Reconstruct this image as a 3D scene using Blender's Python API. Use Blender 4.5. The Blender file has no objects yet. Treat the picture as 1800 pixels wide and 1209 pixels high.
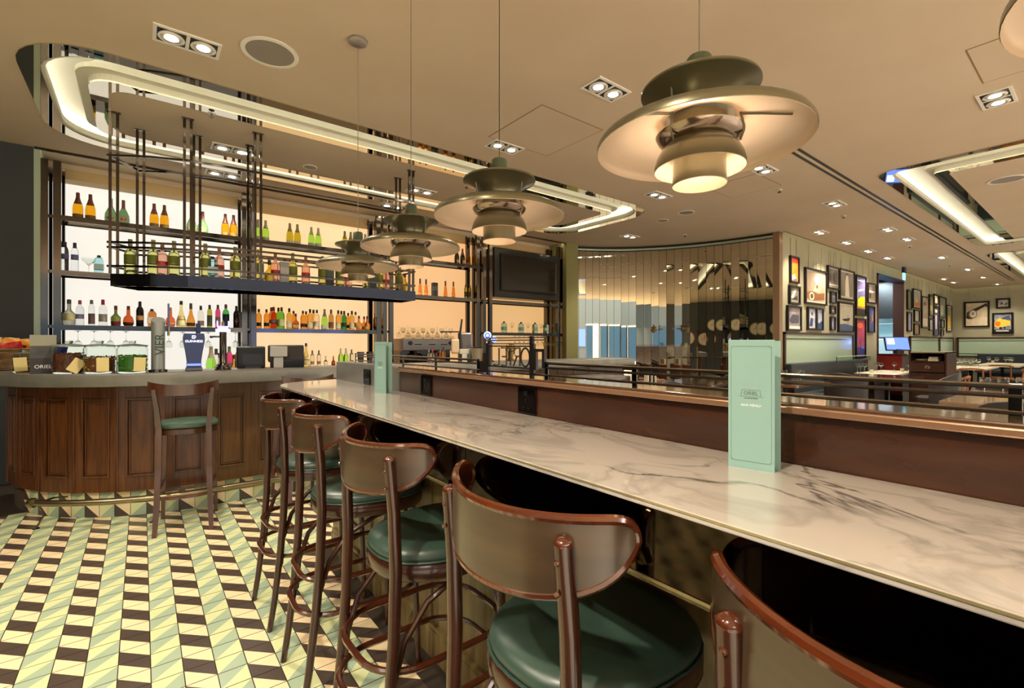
import bpy, bmesh, math, random
from mathutils import Vector, Matrix
from mathutils.geometry import tessellate_polygon
S = bpy.context.scene
COL = S.collection
rnd = random.Random(7)
PI = math.pi

# ---------------------------------------------------------------- camera, world, exposure, lights
CAM_H, CEIL = 1.36, 3.30
cam_data = bpy.data.cameras.new('camera'); cam = bpy.data.objects.new('camera', cam_data); COL.objects.link(cam)
cam.location = (0, 0, CAM_H); cam.rotation_euler = (PI/2, 0, math.radians(-38.0))
cam_data.sensor_width = 36.0; cam_data.lens = 36.0*832/1800; cam_data.shift_y = -1.5/1800
cam_data.clip_start = 0.02
S.camera = cam
S.view_settings.view_transform = 'Standard'; S.view_settings.look = 'None'
S.view_settings.gamma = 1.0; S.view_settings.use_curve_mapping = False
S.view_settings.exposure = 1.6
W = bpy.data.worlds.new('hall'); S.world = W; W.use_nodes = True
W.node_tree.nodes['Background'].inputs['Color'].default_value = (1.0, 0.87, 0.68, 1)
W.node_tree.nodes['Background'].inputs['Strength'].default_value = 1.0

def light(name, kind, loc, energy, color, rot=(0, 0, 0), **kw):
    d = bpy.data.lights.new(name, kind); d.energy = energy; d.color = color
    for k, v in kw.items(): setattr(d, k, v)
    o = bpy.data.objects.new(name, d); COL.objects.link(o); o.location = loc; o.rotation_euler = rot
    return o
WARM = (1.0, 0.88, 0.70)
# added fill: unseen area lamp over the hall, bounced up to the ceiling
light('hall_fill', 'AREA', (4, -9.5, 6.0), 2900, (1.0, 0.93, 0.82), shape='RECTANGLE', size=26, size_y=7)

# a pixel of the 1800x1209 photograph to a point on a plane of the room
_c, _s = math.cos(math.radians(38)), math.sin(math.radians(38))
def _ray(u, v):
    a, b = (u-900)/832, (603-v)/832
    return Vector((a*_c+_s, -a*_s+_c, b))
def onz(u, v, z):
    r = _ray(u, v); t = (z-CAM_H)/r.z; return Vector((r.x*t, r.y*t, z))
def ony(u, v, y):
    r = _ray(u, v); t = y/r.y; return Vector((r.x*t, y, CAM_H+r.z*t))
def onx(u, v, x):
    r = _ray(u, v); t = x/r.x; return Vector((x, r.y*t, CAM_H+r.z*t))

# ---------------------------------------------------------------- materials
def lin(h):
    h = h.lstrip('#'); o = []
    for i in (0, 2, 4):
        c = int(h[i:i+2], 16)/255
        o.append(c/12.92 if c <= 0.04045 else ((c+0.055)/1.055)**2.4)
    return (*o, 1)
_m = {}
def mat(name, color='#808080', rough=0.5, metal=0.0, coat=0.0, trans=0.0, emit=None, es=0.0, ior=1.45, noise=None, nscale=8.0, bump=0.0, stretch=(1, 1, 1), spec=0.5, alpha=1.0, croug=0.08):
    """noise = a second colour mixed in by a noise pattern; stretch = scale of the object coordinates"""
    if name in _m: return _m[name]
    m = bpy.data.materials.new(name); m.use_nodes = True; _m[name] = m
    nt = m.node_tree; b = nt.nodes['Principled BSDF']; I = b.inputs
    I['Base Color'].default_value = lin(color); I['Roughness'].default_value = rough
    I['Metallic'].default_value = metal; I['Coat Weight'].default_value = coat
    I['Coat Roughness'].default_value = croug
    I['Transmission Weight'].default_value = trans; I['IOR'].default_value = ior
    I['Specular IOR Level'].default_value = spec; I['Alpha'].default_value = alpha
    if emit: I['Emission Color'].default_value = lin(emit); I['Emission Strength'].default_value = es
    if noise or bump:
        tc = nt.nodes.new('ShaderNodeTexCoord'); mp = nt.nodes.new('ShaderNodeMapping')
        mp.inputs['Scale'].default_value = stretch
        nt.links.new(tc.outputs['Object'], mp.inputs['Vector'])
        nz = nt.nodes.new('ShaderNodeTexNoise'); nz.inputs['Scale'].default_value = nscale
        nz.inputs['Detail'].default_value = 5
        nt.links.new(mp.outputs['Vector'], nz.inputs['Vector'])
        if noise:
            mx = nt.nodes.new('ShaderNodeMix'); mx.data_type = 'RGBA'
            mx.inputs[6].default_value = lin(color); mx.inputs[7].default_value = lin(noise)
            cr = nt.nodes.new('ShaderNodeValToRGB'); cr.color_ramp.elements[0].position = 0.35; cr.color_ramp.elements[1].position = 0.68
            nt.links.new(nz.outputs['Fac'], cr.inputs['Fac']); nt.links.new(cr.outputs['Color'], mx.inputs[0])
            nt.links.new(mx.outputs[2], I['Base Color'])
        if bump:
            bp = nt.nodes.new('ShaderNodeBump'); bp.inputs['Strength'].default_value = bump; bp.inputs['Distance'].default_value = 0.01
            nt.links.new(nz.outputs['Fac'], bp.inputs['Height']); nt.links.new(bp.outputs['Normal'], I['Normal'])
    return m

CHROME = mat('polished steel', '#69635e', 0.10, 1.0)
CHROME_D = mat('dark polished steel', '#5a5450', 0.12, 1.0)
MIRROR = mat('mirror', '#d6cfbc', 0.02, 1.0)
APRON = mat('dark apron mirror', '#44392e', 0.07, 1.0, noise='#2c241b', nscale=16)
RAILM = mat('rail steel', '#9a9086', 0.22, 1.0)
BRASSY = mat('worn brushed steel', '#9d9072', 0.28, 1.0)
CEILM = mat('ceiling paint', '#cab89f', 0.8, noise='#c4b198', nscale=1.2, spec=0.2)
WALLG = mat('sage wall paint', '#a8a288', 0.75, noise='#a29c80', nscale=2)
DARKW = mat('dark wall paint', '#3a3d3f', 0.6)
WHITE = mat('white enamel', '#e6e1d6', 0.4)
BLACK = mat('black plastic', '#0b0b0d', 0.3)
COVE = mat('cove plaster', '#d6d4c4', 0.7)
LED = mat('led strip', '#ffffff', 0.5, emit='#fffaf0', es=4.5)
LAMP = mat('halogen reflector', '#ffffff', 0.3, emit='#fff2dc', es=16)
SMOKE = mat('frosted glass', '#b4c9b0', 0.25, coat=0.6)
GLASS = mat('clear glass', '#f4f8f4', 0.01, trans=1.0, ior=1.42)
STOOLW = mat('dark lacquered beech', '#2c140b', 0.25, coat=.7, noise='#3a1b0e', nscale=6, stretch=(6, 6, 0.6), croug=0.12)
STOOLR = mat('polished red brown beech', '#3c190b', 0.16, coat=1.0, noise='#572710', nscale=8, stretch=(1, 1, 6), croug=0.08)
STOOLB = mat('lacquered plywood', '#35271a', 0.3, coat=.8, noise='#443220', nscale=5, stretch=(1, 0.6, 6), croug=0.22)
LEATHER = mat('dark green leather', '#2b3d35', 0.38, coat=0.3, noise='#34493f', nscale=14, bump=0.06, croug=0.35)
BARWOOD = mat('carved mahogany', '#43230f', 0.33, coat=0.35, noise='#643a1a', nscale=5, stretch=(8, 8, 0.7), croug=0.25)
BARWOOD2 = mat('olive brown panel wood', '#573a1b', 0.3, coat=0.35, noise='#6b4a24', nscale=5, stretch=(10, 10, 0.6), croug=0.2)
PARTW = mat('partition walnut', '#4a2919', 0.22, coat=0.8, noise='#2a160d', nscale=2.2, stretch=(4, 1.0, 6), croug=0.15)
BASEW = mat('base panel wood', '#7a6840', 0.35, coat=0.3, noise='#5b4a2c', nscale=4, stretch=(8, 8, 0.5))
ZINC = mat('zinc', '#8b8980', 0.36, 0.5, noise='#7c7a72', nscale=6)
GROUT = mat('dark grout', '#3a2f1e', 0.85)
T_BLK = mat('charcoal tile', '#453a33', 0.30, coat=0.25); T_CRM = mat('cream tile', '#dfc8a0', 0.30, coat=0.25)
T_SAG = mat('sage tile', '#95a68e', 0.30, coat=0.25); T_LIM = mat('pale lime tile', '#c4c999', 0.30, coat=0.25)
LAMPG = mat('sage lacquered metal', '#7f7b64', 0.30, 0.8, coat=0.3)
LAMPI = mat('pale enamel', '#d9c3a8', 0.42, 0.15)
MINT = mat('mint card', '#8eb2aa', 0.6, noise='#86aaa2', nscale=3)
INK = mat('grey brown ink', '#5d6a5c', 0.6); INKW = mat('white ink', '#f2f6f0', 0.6)
DTABLE = mat('dark table top', '#3a2a22', 0.12, coat=1.0, croug=0.05)
DCHAIR = mat('charcoal leather', '#35302f', 0.45)
OAK = mat('orange oak', '#a5662b', 0.4, noise='#8a4f1e', nscale=6, stretch=(6, 6, 1))
CLOTH = mat('white table top', '#d8cdb4', 0.5)
SCREEN = mat('blue screen', '#202838', 0.2, emit='#4a63c8', es=1.2)
REDP = mat('red panel', '#7d1812', 0.4)

def marble():
    m = bpy.data.materials.new('veined marble'); m.use_nodes = True
    nt = m.node_tree; N = nt.nodes; L = nt.links; b = N['Principled BSDF']
    tc = N.new('ShaderNodeTexCoord'); mp = N.new('ShaderNodeMapping'); mp.inputs['Scale'].default_value = (1.8, 0.9, 1)
    mp.inputs['Rotation'].default_value = (0, 0, 0.5)
    L.new(tc.outputs['Object'], mp.inputs['Vector'])
    def veins(scale, dist, lo, hi, seed):
        mo = N.new('ShaderNodeMapping'); mo.inputs['Location'].default_value = (seed, seed*1.7, 0); L.new(mp.outputs[0], mo.inputs['Vector'])
        n = N.new('ShaderNodeTexNoise'); n.inputs['Scale'].default_value = scale; n.inputs['Detail'].default_value = 8; n.inputs['Distortion'].default_value = dist
        L.new(mo.outputs[0], n.inputs['Vector'])
        a = N.new('ShaderNodeMath'); a.operation = 'SUBTRACT'; a.inputs[1].default_value = 0.5; L.new(n.outputs['Fac'], a.inputs[0])
        ab = N.new('ShaderNodeMath'); ab.operation = 'ABSOLUTE'; L.new(a.outputs[0], ab.inputs[0])
        mr = N.new('ShaderNodeMapRange'); mr.inputs['From Min'].default_value = lo; mr.inputs['From Max'].default_value = hi
        mr.inputs['To Min'].default_value = 1; mr.inputs['To Max'].default_value = 0; L.new(ab.outputs[0], mr.inputs['Value'])
        return mr
    v1 = veins(1.7, 1.6, 0.0, 0.020, 3.1); v2 = veins(3.4, 1.0, 0.0, 0.05, 9.0)
    msk = N.new('ShaderNodeTexNoise'); msk.inputs['Scale'].default_value = 2.6; L.new(mp.outputs[0], msk.inputs['Vector'])
    mk = N.new('ShaderNodeMapRange'); mk.inputs['From Min'].default_value = 0.45; mk.inputs['From Max'].default_value = 0.62; L.new(msk.outputs['Fac'], mk.inputs['Value'])
    a1 = N.new('ShaderNodeMath'); a1.operation = 'MULTIPLY'; L.new(v1.outputs[0], a1.inputs[0]); L.new(mk.outputs[0], a1.inputs[1])
    a2 = N.new('ShaderNodeMath'); a2.operation = 'MULTIPLY'; a2.inputs[1].default_value = 0.28; L.new(v2.outputs[0], a2.inputs[0])
    ad = N.new('ShaderNodeMath'); ad.operation = 'MULTIPLY_ADD'; ad.inputs[1].default_value = 0.9; ad.use_clamp = True
    L.new(a1.outputs[0], ad.inputs[0]); L.new(a2.outputs[0], ad.inputs[2])
    mx = N.new('ShaderNodeMix'); mx.data_type = 'RGBA'; mx.inputs[6].default_value = lin('#b9b1a8'); mx.inputs[7].default_value = lin('#4c4a48')
    L.new(ad.outputs[0], mx.inputs[0]); L.new(mx.outputs[2], b.inputs['Base Color'])
    b.inputs['Roughness'].default_value = 0.22; b.inputs['Coat Weight'].default_value = 0.8; b.inputs['Coat Roughness'].default_value = 0.05
    return m
MARBLE = marble()

# ---------------------------------------------------------------- mesh helper
class MB:
    def __init__(s): s.v = []; s.f = []; s.m = []
    def add(s, vs, fs, mi=0):
        k = len(s.v); s.v += [tuple(p) for p in vs]
        for f in fs: s.f.append(tuple(k+i for i in f)); s.m.append(mi)
        return s
    def box(s, x0, x1, y0, y1, z0, z1, mi=0):
        return s.add([(x0, y0, z0), (x1, y0, z0), (x1, y1, z0), (x0, y1, z0), (x0, y0, z1), (x1, y0, z1), (x1, y1, z1), (x0, y1, z1)],
                     [(0, 3, 2, 1), (4, 5, 6, 7), (0, 1, 5, 4), (1, 2, 6, 5), (2, 3, 7, 6), (3, 0, 4, 7)], mi)
    def prism(s, poly, z0, z1, mi=0, top=None):
        n = len(poly)
        s.add([(p[0], p[1], z0) for p in poly]+[(p[0], p[1], z1) for p in poly],
              [tuple(range(n-1, -1, -1))]+[(i, (i+1) % n, n+(i+1) % n, n+i) for i in range(n)], mi)
        k = len(s.v)-n; s.f.append(tuple(range(k, k+n))); s.m.append(mi if top is None else top); return s
    def lathe(s, prof, c=(0, 0), n=20, mi=0, cap=True, mis=None, z=0):
        k = len(s.v); n_p = len(prof)
        for r, h in prof:
            for i in range(n):
                a = 2*PI*i/n; s.v.append((c[0]+r*math.cos(a), c[1]+r*math.sin(a), h+z))
        for j in range(n_p-1):
            for i in range(n):
                a, b = k+j*n+i, k+j*n+(i+1) % n
                s.f.append((a, b, b+n, a+n)); s.m.append(mis[j] if mis else mi)
        if cap:
            if prof[0][0] > 1e-5: s.f.append(tuple(k+i for i in range(n-1, -1, -1))); s.m.append(mis[0] if mis else mi)
            if prof[-1][0] > 1e-5: s.f.append(tuple(k+(n_p-1)*n+i for i in range(n))); s.m.append(mis[-1] if mis else mi)
        return s
    def tube(s, pts, r, n=8, mi=0, closed=False, flat=1.0):
        pts = [Vector(p) for p in pts]; m = len(pts); k = len(s.v); up = None
        for i, p in enumerate(pts):
            a = pts[(i-1) % m] if (i > 0 or closed) else p; b = pts[(i+1) % m] if (i < m-1 or closed) else p
            t = (b-a).normalized()
            if up is None:
                up = Vector((0, 0, 1)) if abs(t.z) < 0.9 else Vector((1, 0, 0))
            x = (up - t*up.dot(t)).normalized(); up = x; y = t.cross(x)
            rr = r[i] if isinstance(r, (list, tuple)) else r
            for j in range(n):
                an = 2*PI*(j+0.5)/n; s.v.append(tuple(p+x*(rr*math.cos(an))+y*(rr*flat*math.sin(an))))
        for i in range(m if closed else m-1):
            for j in range(n):
                a = k+i*n+j; b = k+i*n+(j+1) % n; c = k+((i+1) % m)*n
                s.f.append((a, b, c+(j+1) % n, c+j)); s.m.append(mi)
        if not closed:
            s.f.append(tuple(k+j for j in range(n-1, -1, -1))); s.m.append(mi)
            s.f.append(tuple(k+(m-1)*n+j for j in range(n))); s.m.append(mi)
        return s
    def build(s, name, mats, parent=None, loc=None, smooth=False, bevel=0, rot=None, ang=40, kind=None):
        me = bpy.data.meshes.new(name); me.from_pydata(s.v, [], s.f)
        for m in (mats if isinstance(mats, (list, tuple)) else [mats]): me.materials.append(m)
        if any(s.m): me.polygons.foreach_set('material_index', s.m)
        me.update()
        bm = bmesh.new(); bm.from_mesh(me); bmesh.ops.recalc_face_normals(bm, faces=bm.faces); bm.to_mesh(me); bm.free()
        if smooth:
            me.shade_smooth(); me.set_sharp_from_angle(angle=math.radians(ang))
        o = bpy.data.objects.new(name, me); COL.objects.link(o)
        if parent: o.parent = parent
        if loc: o.location = loc
        if rot: o.rotation_euler = rot
        if kind: o['kind'] = kind
        if bevel:
            md = o.modifiers.new('bevel', 'BEVEL'); md.width = bevel; md.segments = 2; md.limit_method = 'ANGLE'
        return o
def tag(o, label, cat, group=None):
    o['label'] = label; o['category'] = cat
    if group: o['group'] = group
    return o
def thing(name, label, cat, loc=(0, 0, 0), rz=0, group=None):
    o = bpy.data.objects.new(name, None); COL.objects.link(o); o.empty_display_size = 0.05
    o.location = loc; o.rotation_euler = (0, 0, rz); return tag(o, label, cat, group)
def dup(src, loc, rz=None, label=None, group=None, scale=None):
    def cp(o, par):
        c = o.copy(); COL.objects.link(c)
        if par: c.parent = par
        for ch in KIDS.get(o.name, ()): cp(ch, c)
        return c
    KIDS = {}
    def walk(o):
        KIDS[o.name] = list(o.children)
        for ch in o.children: walk(ch)
    walk(src); r = cp(src, None); r.location = loc
    if rz is not None: r.rotation_euler = (0, 0, rz)
    if scale: r.scale = scale
    if label: r['label'] = label
    if group: r['group'] = group
    return r
def text(name, body, size, m, parent, loc, rot, ext=0.0005, align='CENTER', xs=1.0):
    cu = bpy.data.curves.new(name, 'FONT'); cu.body = body; cu.size = size; cu.extrude = ext; cu.align_x = align; cu.align_y = 'CENTER'
    tmp = bpy.data.objects.new(name, cu); COL.objects.link(tmp); bpy.context.view_layer.update()
    me = bpy.data.meshes.new_from_object(tmp.evaluated_get(bpy.context.evaluated_depsgraph_get())); bpy.data.objects.remove(tmp)
    me.materials.clear(); me.materials.append(m)
    o = bpy.data.objects.new(name, me); COL.objects.link(o); o.parent = parent; o.location = loc; o.rotation_euler = rot
    o.scale = (xs, 1, 1); return o
def arc(cx, cy, r, a0, a1, n):
    return [(cx+r*math.cos(math.radians(a0+(a1-a0)*i/n)), cy+r*math.sin(math.radians(a0+(a1-a0)*i/n))) for i in range(n+1)]
def rrect(x0, x1, y0, y1, r, n=6):
    if r <= 0: return [(x0, y0), (x1, y0), (x1, y1), (x0, y1)]
    return arc(x1-r, y0+r, r, -90, 0, n)+arc(x1-r, y1-r, r, 0, 90, n)+arc(x0+r, y1-r, r, 90, 180, n)+arc(x0+r, y0+r, r, 180, 270, n)
ORD = ['first', 'second', 'third', 'fourth', 'fifth', 'sixth', 'seventh', 'eighth', 'ninth', 'tenth', 'eleventh', 'twelfth', 'thirteenth', 'fourteenth', 'fifteenth', 'sixteenth', 'seventeenth', 'eighteenth', 'nineteenth', 'twentieth', 'twenty-first', 'twenty-second']

# ---------------------------------------------------------------- floor and its two-tone tiles
TS, TX0, TY0 = 0.1079, -0.0796, 2.491
floor = MB().box(-6, 24, -4.6, 8, -0.12, -0.0025).build('floor', mat('floor screed', '#2b2216', 0.8)); floor['kind'] = 'structure'
def bar_pt(s, off=0.0):
    """front line of the bar: straight for s>0, turning away from the camera for s<0; off = towards the customers"""
    if s >= 0: return (0.45+s, 4.68-off)
    a = -s/1.34; return (0.45-(1.34+off)*math.sin(a), 6.02-(1.34+off)*math.cos(a))
def tile_faces(k, j, zt=0.0, th=0.006):
    g = 0.0019; a, b = -TS/2+g, TS/2-g
    v = [(a, a), (b, a), (b, b), (a, b)]
    col = (k % 2 == 0)
    vs = [(x, y, zt-th) for x, y in v]+[(x, y, zt) for x, y in v]
    if col:   # charcoal and cream, cut from far left to near right
        near, far = (1, 0) if j % 2 == 0 else (0, 1)
        fs = [((4, 5, 7), near), ((5, 6, 7), far)]
    else:     # sage and pale lime, cut from near left to far right
        fl, nr = (3, 2) if j % 2 == 0 else (2, 3)
        fs = [((4, 6, 7), fl), ((4, 5, 6), nr)]
    side = [((0, 1, 5, 4)), ((1, 2, 6, 5)), ((2, 3, 7, 6)), ((3, 0, 4, 7))]
    return vs, fs+[(q, 0) for q in side]
MB().box(1.42, 23, -4.6, 3.67, -0.0025, 0).build('restaurant_floor', mat('pale oak floor', '#97908a', .35, noise='#857d76', nscale=4, stretch=(.6, 5, 1), coat=.3), floor)
MB().box(-6, 1.42, -4.6, -.4, -0.0025, 0).box(-12, 26, -16, -4.6, -.1, 0).build('hall_floor', mat('pale bounce stone', '#ddd2bd', .3, coat=.3), floor)  # out of view, made pale to bounce the added fill onto the ceiling
TM = [T_BLK, T_CRM, T_SAG, T_LIM]
cells = []
for k in range(-27, 13):
    for j in range(-16, 27):
        x, y = TX0+(k+.5)*TS, TY0+(j+.5)*TS
        inside = (x < -0.9 and y > 6.3) or (x > 0.35 and y > 4.72) or (x <= 0.45 and (x-.45)**2+(y-6.02)**2 < 1.28**2)
        if inside or (x+TS/2 > 0.99 and y < 3.3): continue
        w = x*_s+y*_c; r = x*_c-y*_s
        u, v = (900+832*r/w, 603+832*CAM_H/w) if w > .3 else (-9e3, 9e3)
        vis = -15 < u < 1300 and v < 1240
        cells.append((not vis, w, k, j, x, y))
cells.sort()
protos = {}; rest = MB()
for n, (hid, w, k, j, x, y) in enumerate(cells):
    vs, fs = tile_faces(k, j)
    if n < 298 and not hid:
        key = (k % 2, j % 2)
        if key not in protos:
            b = MB()
            b.v = vs
            for f, m in fs: b.f.append(f); b.m.append(m)
            o = b.build('tile', TM, floor, (x, y, 0)); protos[key] = o
        else:
            o = protos[key].copy(); COL.objects.link(o); o.location = (x, y, 0)
    else:
        k0 = len(rest.v); rest.v += [(a+x, b_+y, c) for a, b_, c in vs]
        for f, m in fs: rest.f.append(tuple(k0+i for i in f)); rest.m.append(m)
rest.build('far_tiles', TM, floor, kind='stuff')

# ---------------------------------------------------------------- ceiling with its coves
cove_def = [  # outer strip x0,x1,y0,y1, island x0,x1,y0,y1, outer radius, island radius
    (-0.68, 5.98, 4.15, 6.18, -0.32, 5.55, 4.585, 5.80, 0.50, 0.16),
    (6.60, 13.25, -3.2, 1.72, 7.10, 12.75, -2.7, 1.30, 0.22, 0.05),
    (14.4, 21.4, -3.2, 1.78, 14.9, 20.9, -2.7, 1.36, 0.22, 0.05)]
SW = 0.115
def holed(outer, holes, z):
    polys = [[Vector((x, y, 0)) for x, y in outer]]+[[Vector((x, y, 0)) for x, y in h] for h in holes]
    tri = tessellate_polygon(polys); flat = [p for q in polys for p in q]
    return [(p.x, p.y, z) for p in flat], [tuple(t) for t in tri]
outer = [(-6, -4.5), (22.86, -4.5), (22.86, 3.56), (8.82, 3.56), (8.82, 7.3), (-6, 7.3)]
holes = [rrect(a+SW, b-SW, c+SW, d-SW, r-SW*.6, 8) for a, b, c, d, *_, r, r2 in cove_def]
vs, fs = holed(outer, holes, CEIL)
ceil = MB().add(vs, fs).build('ceiling', CEILM); ceil['kind'] = 'structure'
MB().box(-6.2, 24.4, -4.5, 9, 3.5, 3.6).box(-6.2, 24.4, -4.6, -4.5, 3.3, 3.6).build('light_block_slab', CEILM, ceil)  # unseen slab added above the ceiling to stop world light leaking in
edge = MB()
for p, q in (((22.86, -4.4), (22.86, 3.56)), ((22.86, 3.56), (8.82, 3.56)), ((8.82, 3.56), (8.82, 7.3))):
    d = (Vector(q)-Vector(p)).normalized(); nx, ny = d.y*0.01, -d.x*0.01
    edge.prism([(p[0]-nx, p[1]-ny), (q[0]-nx, q[1]-ny), (q[0]+nx, q[1]+ny), (p[0]+nx, p[1]+ny)], CEIL-0.006, CEIL+0.04)
edge.build('ceiling_edge', mat('dark edge', '#6d6544', 0.5), ceil)
for n, (a, b, c, d, e, f, g, h_, r, r2) in enumerate(cove_def):
    t = thing('ceiling_cove', ['long recessed ceiling cove with mirrored rims above the bar', 'near right hand recessed ceiling cove with mirrored rims', 'far right hand recessed ceiling cove near end wall'][n], 'cove', (0, 0, 0), 0, 'recessed ceiling coves')
    def ring(o, i, z0, z1, name, m):
        mb = MB(); N = len(o)
        mb.add([(x, y, z) for z in (z0, z1) for x, y in o]+[(x, y, z) for z in (z0, z1) for x, y in i], [])
        for q in range(N):
            p = (q+1) % N
            mb.f += [(q, p, 2*N+p, 2*N+q), (N+q, N+p, 3*N+p, 3*N+q), (q, p, N+p, N+q), (2*N+q, 2*N+p, 3*N+p, 3*N+q)]; mb.m += [0]*4
        return mb.build(name, m, t)
    o0 = rrect(a, b, c, d, r, 8); o1 = rrect(a+SW, b-SW, c+SW, d-SW, r-SW*.6, 8)
    i0 = rrect(e, f, g, h_, r2+.02, 8); i1 = rrect(e+SW, f-SW, g+SW, h_-SW, r2, 8)
    ring(o0, o1, CEIL-0.008, CEIL+0.004, 'mirror_rim', MIRROR)
    ring(i0, i1, CEIL-0.008, CEIL+0.004, 'inner_mirror_rim', MIRROR)
    ring(o1, rrect(a+SW+.02, b-SW-.02, c+SW+.02, d-SW-.02, r-SW*.6, 8), CEIL+0.004, CEIL+0.05, 'plaster_lip', COVE)
    ring(rrect(a-.06, b+.06, c-.06, d+.06, r, 8), rrect(a-.05, b+.05, c-.05, d+.05, r, 8), CEIL+.004, CEIL+0.19, 'cove_wall', COVE)
    ring(rrect(e-.07, f+.07, g-.07, h_+.07, r2+.05, 8), i0, CEIL+.05, CEIL+.085, 'plaster_step', COVE)
    ring(i0, i1, CEIL+0.004, CEIL+.19, 'island_wall', COVE)
    vs, fs = holed(rrect(a-.06, b+.06, c-.06, d+.06, r, 8), [i0], CEIL+0.15); MB().add(vs, fs).build('cove_soffit', COVE, t)
    ring(rrect(a-.02, b+.02, c-.02, d+.02, r, 8), rrect(a+.005, b-.005, c+.005, d-.005, r, 8), CEIL+.02, CEIL+.035, 'light_strip', LED)
    MB().prism(i1, CEIL-0.002, CEIL+0.02).build('island_panel', CEILM, t)

# slot diffuser in the ceiling
t = thing('slot_diffuser', 'long double black slot air diffuser set in the restaurant ceiling', 'vent')
for dy in (-0.05, 0.02): MB().box(4.5, 21.3, 2.0+dy, 2.03+dy, CEIL-0.005, CEIL-.0005).build('slot', BLACK, t)
MB().box(4.5, 21.3, 1.985, 2.015, CEIL-0.007, CEIL-.0005).build('divider', CEILM, t)

# recessed downlights: frame, two gimbals with lamps
def downlight(single=False):
    t = thing('recessed_downlight', '', 'downlight', (0, 0, 0), 0, 'twin downlights in the ceiling')
    L, Wd = (0.36, 0.20) if not single else (0.2, 0.2)
    f = MB(); x, y = L/2, Wd/2
    f.box(-x, x, -y, -y+.02, -.006, .004).box(-x, x, y-.02, y, -.006, .004).box(-x, -x+.02, -y+.02, y-.02, -.006, .004).box(x-.02, x, -y+.02, y-.02, -.006, .004)
    if not single: f.box(-.01, .01, -y+.02, y-.02, -.006, .004)
    f.build('frame', WHITE, t)
    MB().box(-x+.02, x-.02, -y+.02, y-.02, -.0035, -.002).build('baffle', BLACK, t)
    for cx in ((-.085, .085) if not single else (0,)):
        g = MB().lathe([(.068, -.004), (.072, -.012), (.060, -.016), (.058, -.008)], (cx, 0), 20, cap=False).build('gimbal', WHITE, t, smooth=True)
        MB().lathe([(.0001, -.006), (.040, -.010)], (cx, 0), 18, cap=False).build('lamp', LAMP, g)
        MB().lathe([(.040, -.009), (.057, -.013), (.055, -.016), (.038, -.012)], (cx, 0), 14, cap=False).build('reflector_ring', mat('lamp ring', '#cfc8b8', .3, .6), g, smooth=True)
    return t
DL = [(330, 73, 'nearest the left hand cove corner and round speaker'), (1065, 157, 'left of the largest pendant lamp'), (887, 258, 'above the second largest pendant lamp'), (408, 262, 'inside the bar cove beside hanging rack posts'), (740, 335, 'inside the bar cove right of hanging rack'), (393, 306, 'between bar cove and bottle shelves, left end'), (690, 362, 'between bar cove and bottle shelves, middle'),
      (1157, 343, 'below the rim of the largest pendant lamp'), (1340, 297, 'just right of the largest pendant lamp'), (1107, 415, 'in front of the curved mirror wall'), (1440, 408, 'above the large framed car photograph'), (1467, 358, 'left of the long black slot diffuser'), (1560, 403, 'directly left of the slot diffuser middle'), (1594, 420, 'right beside the slot diffuser'), (1488, 426, 'above the tall yellow poster'),
      (1526, 441, 'near the wall above kitchen doorway'), (1560, 453, 'just before the green exit sign'), (1655, 452, 'beyond the exit sign near slot diffuser'), (1701, 473, 'third from the far end beside slot diffuser'), (1659, 490, 'left one of the far pair by end wall'), (1676, 496, 'right one of the far pair by end wall'), (1728, 487, 'under the far end of slot diffuser'), (1753, 499, 'closest to the sage end wall'), (1752, 172, 'beside the access hatch at right edge')]
d0 = None
for n, (u, v, where) in enumerate(DL):
    p = onz(u, v, CEIL); p.z = CEIL-.003 if n not in (3, 4) else CEIL-.005
    lab = 'recessed white twin downlight '+where
    if d0 is None: d0 = downlight(); d0.location = p; d0['label'] = lab; o = d0
    else: o = dup(d0, p, 0, lab)
    if n in (0, 1, 2, 7, 8, 9, 10, 11, 12, 14, 16, 17, 18, 20, 22, 23, 5, 6):
        light('downlight_beam', 'SPOT', (p.x, p.y, CEIL-.03), 85 if n < 9 or n == 23 else 60, WARM, (0, 0, 0), spot_size=2.0, spot_blend=0.7, shadow_soft_size=0.05)
# speakers
SP = [(475, 92, .175, 'large round ceiling speaker behind pale grey grille near bar cove'), (545, 293, .075, 'small round grille inside the bar cove'), (1206, 373, .12, 'small round speaker grille right of bar cove end'), (1165, 387, .09, 'tiny round vent beside the small speaker grille'), (1770, 315, .17, 'round speaker grille inside the right hand cove')]
for u, v, r, lab in SP:
    p = onz(u, v, CEIL); t = thing('ceiling_speaker', lab, 'speaker', (p.x, p.y, CEIL-.002), 0, 'round ceiling speakers')
    MB().lathe([(r*.84, 0), (r*.84, -.008), (r, -.006), (r, 0)], n=32).build('rim', WHITE, t, smooth=True)
    MB().lathe([(.0001, -.006), (r*.84, -.005)], n=32, cap=False).build('grille', mat('speaker grille', '#9a9187', .6, .3), t)
# sprinklers and detectors
for u, v, lab in [(372, 198, 'white sprinkler head inside cove between rack posts'), (820, 325, 'smoke detector left of second largest pendant'), (1370, 333, 'tiny sprinkler head below the largest pendant'), (1483, 379, 'tiny sprinkler head beside downlight and slot diffuser'), (1599, 432, 'tiny sprinkler head right of slot diffuser end'), (1204, 412, 'tiny sprinkler head before the mirror wall'), (1669, 465, 'tiny sprinkler head between far downlights')]:
    p = onz(u, v, CEIL); t = thing('sprinkler', lab, 'sprinkler', (p.x, p.y, CEIL-.003), 0, 'ceiling sprinklers and detectors')
    MB().lathe([(.0001, 0), (.035, 0), (.03, -.008), (.0001, -.008)], n=16).build('rose', WHITE, t, smooth=True)
    MB().lathe([(.006, -.008), (.006, -.03), (.022, -.032), (.022, -.036), (.0001, -.037)], n=12).build('head', CHROME, t)
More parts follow.
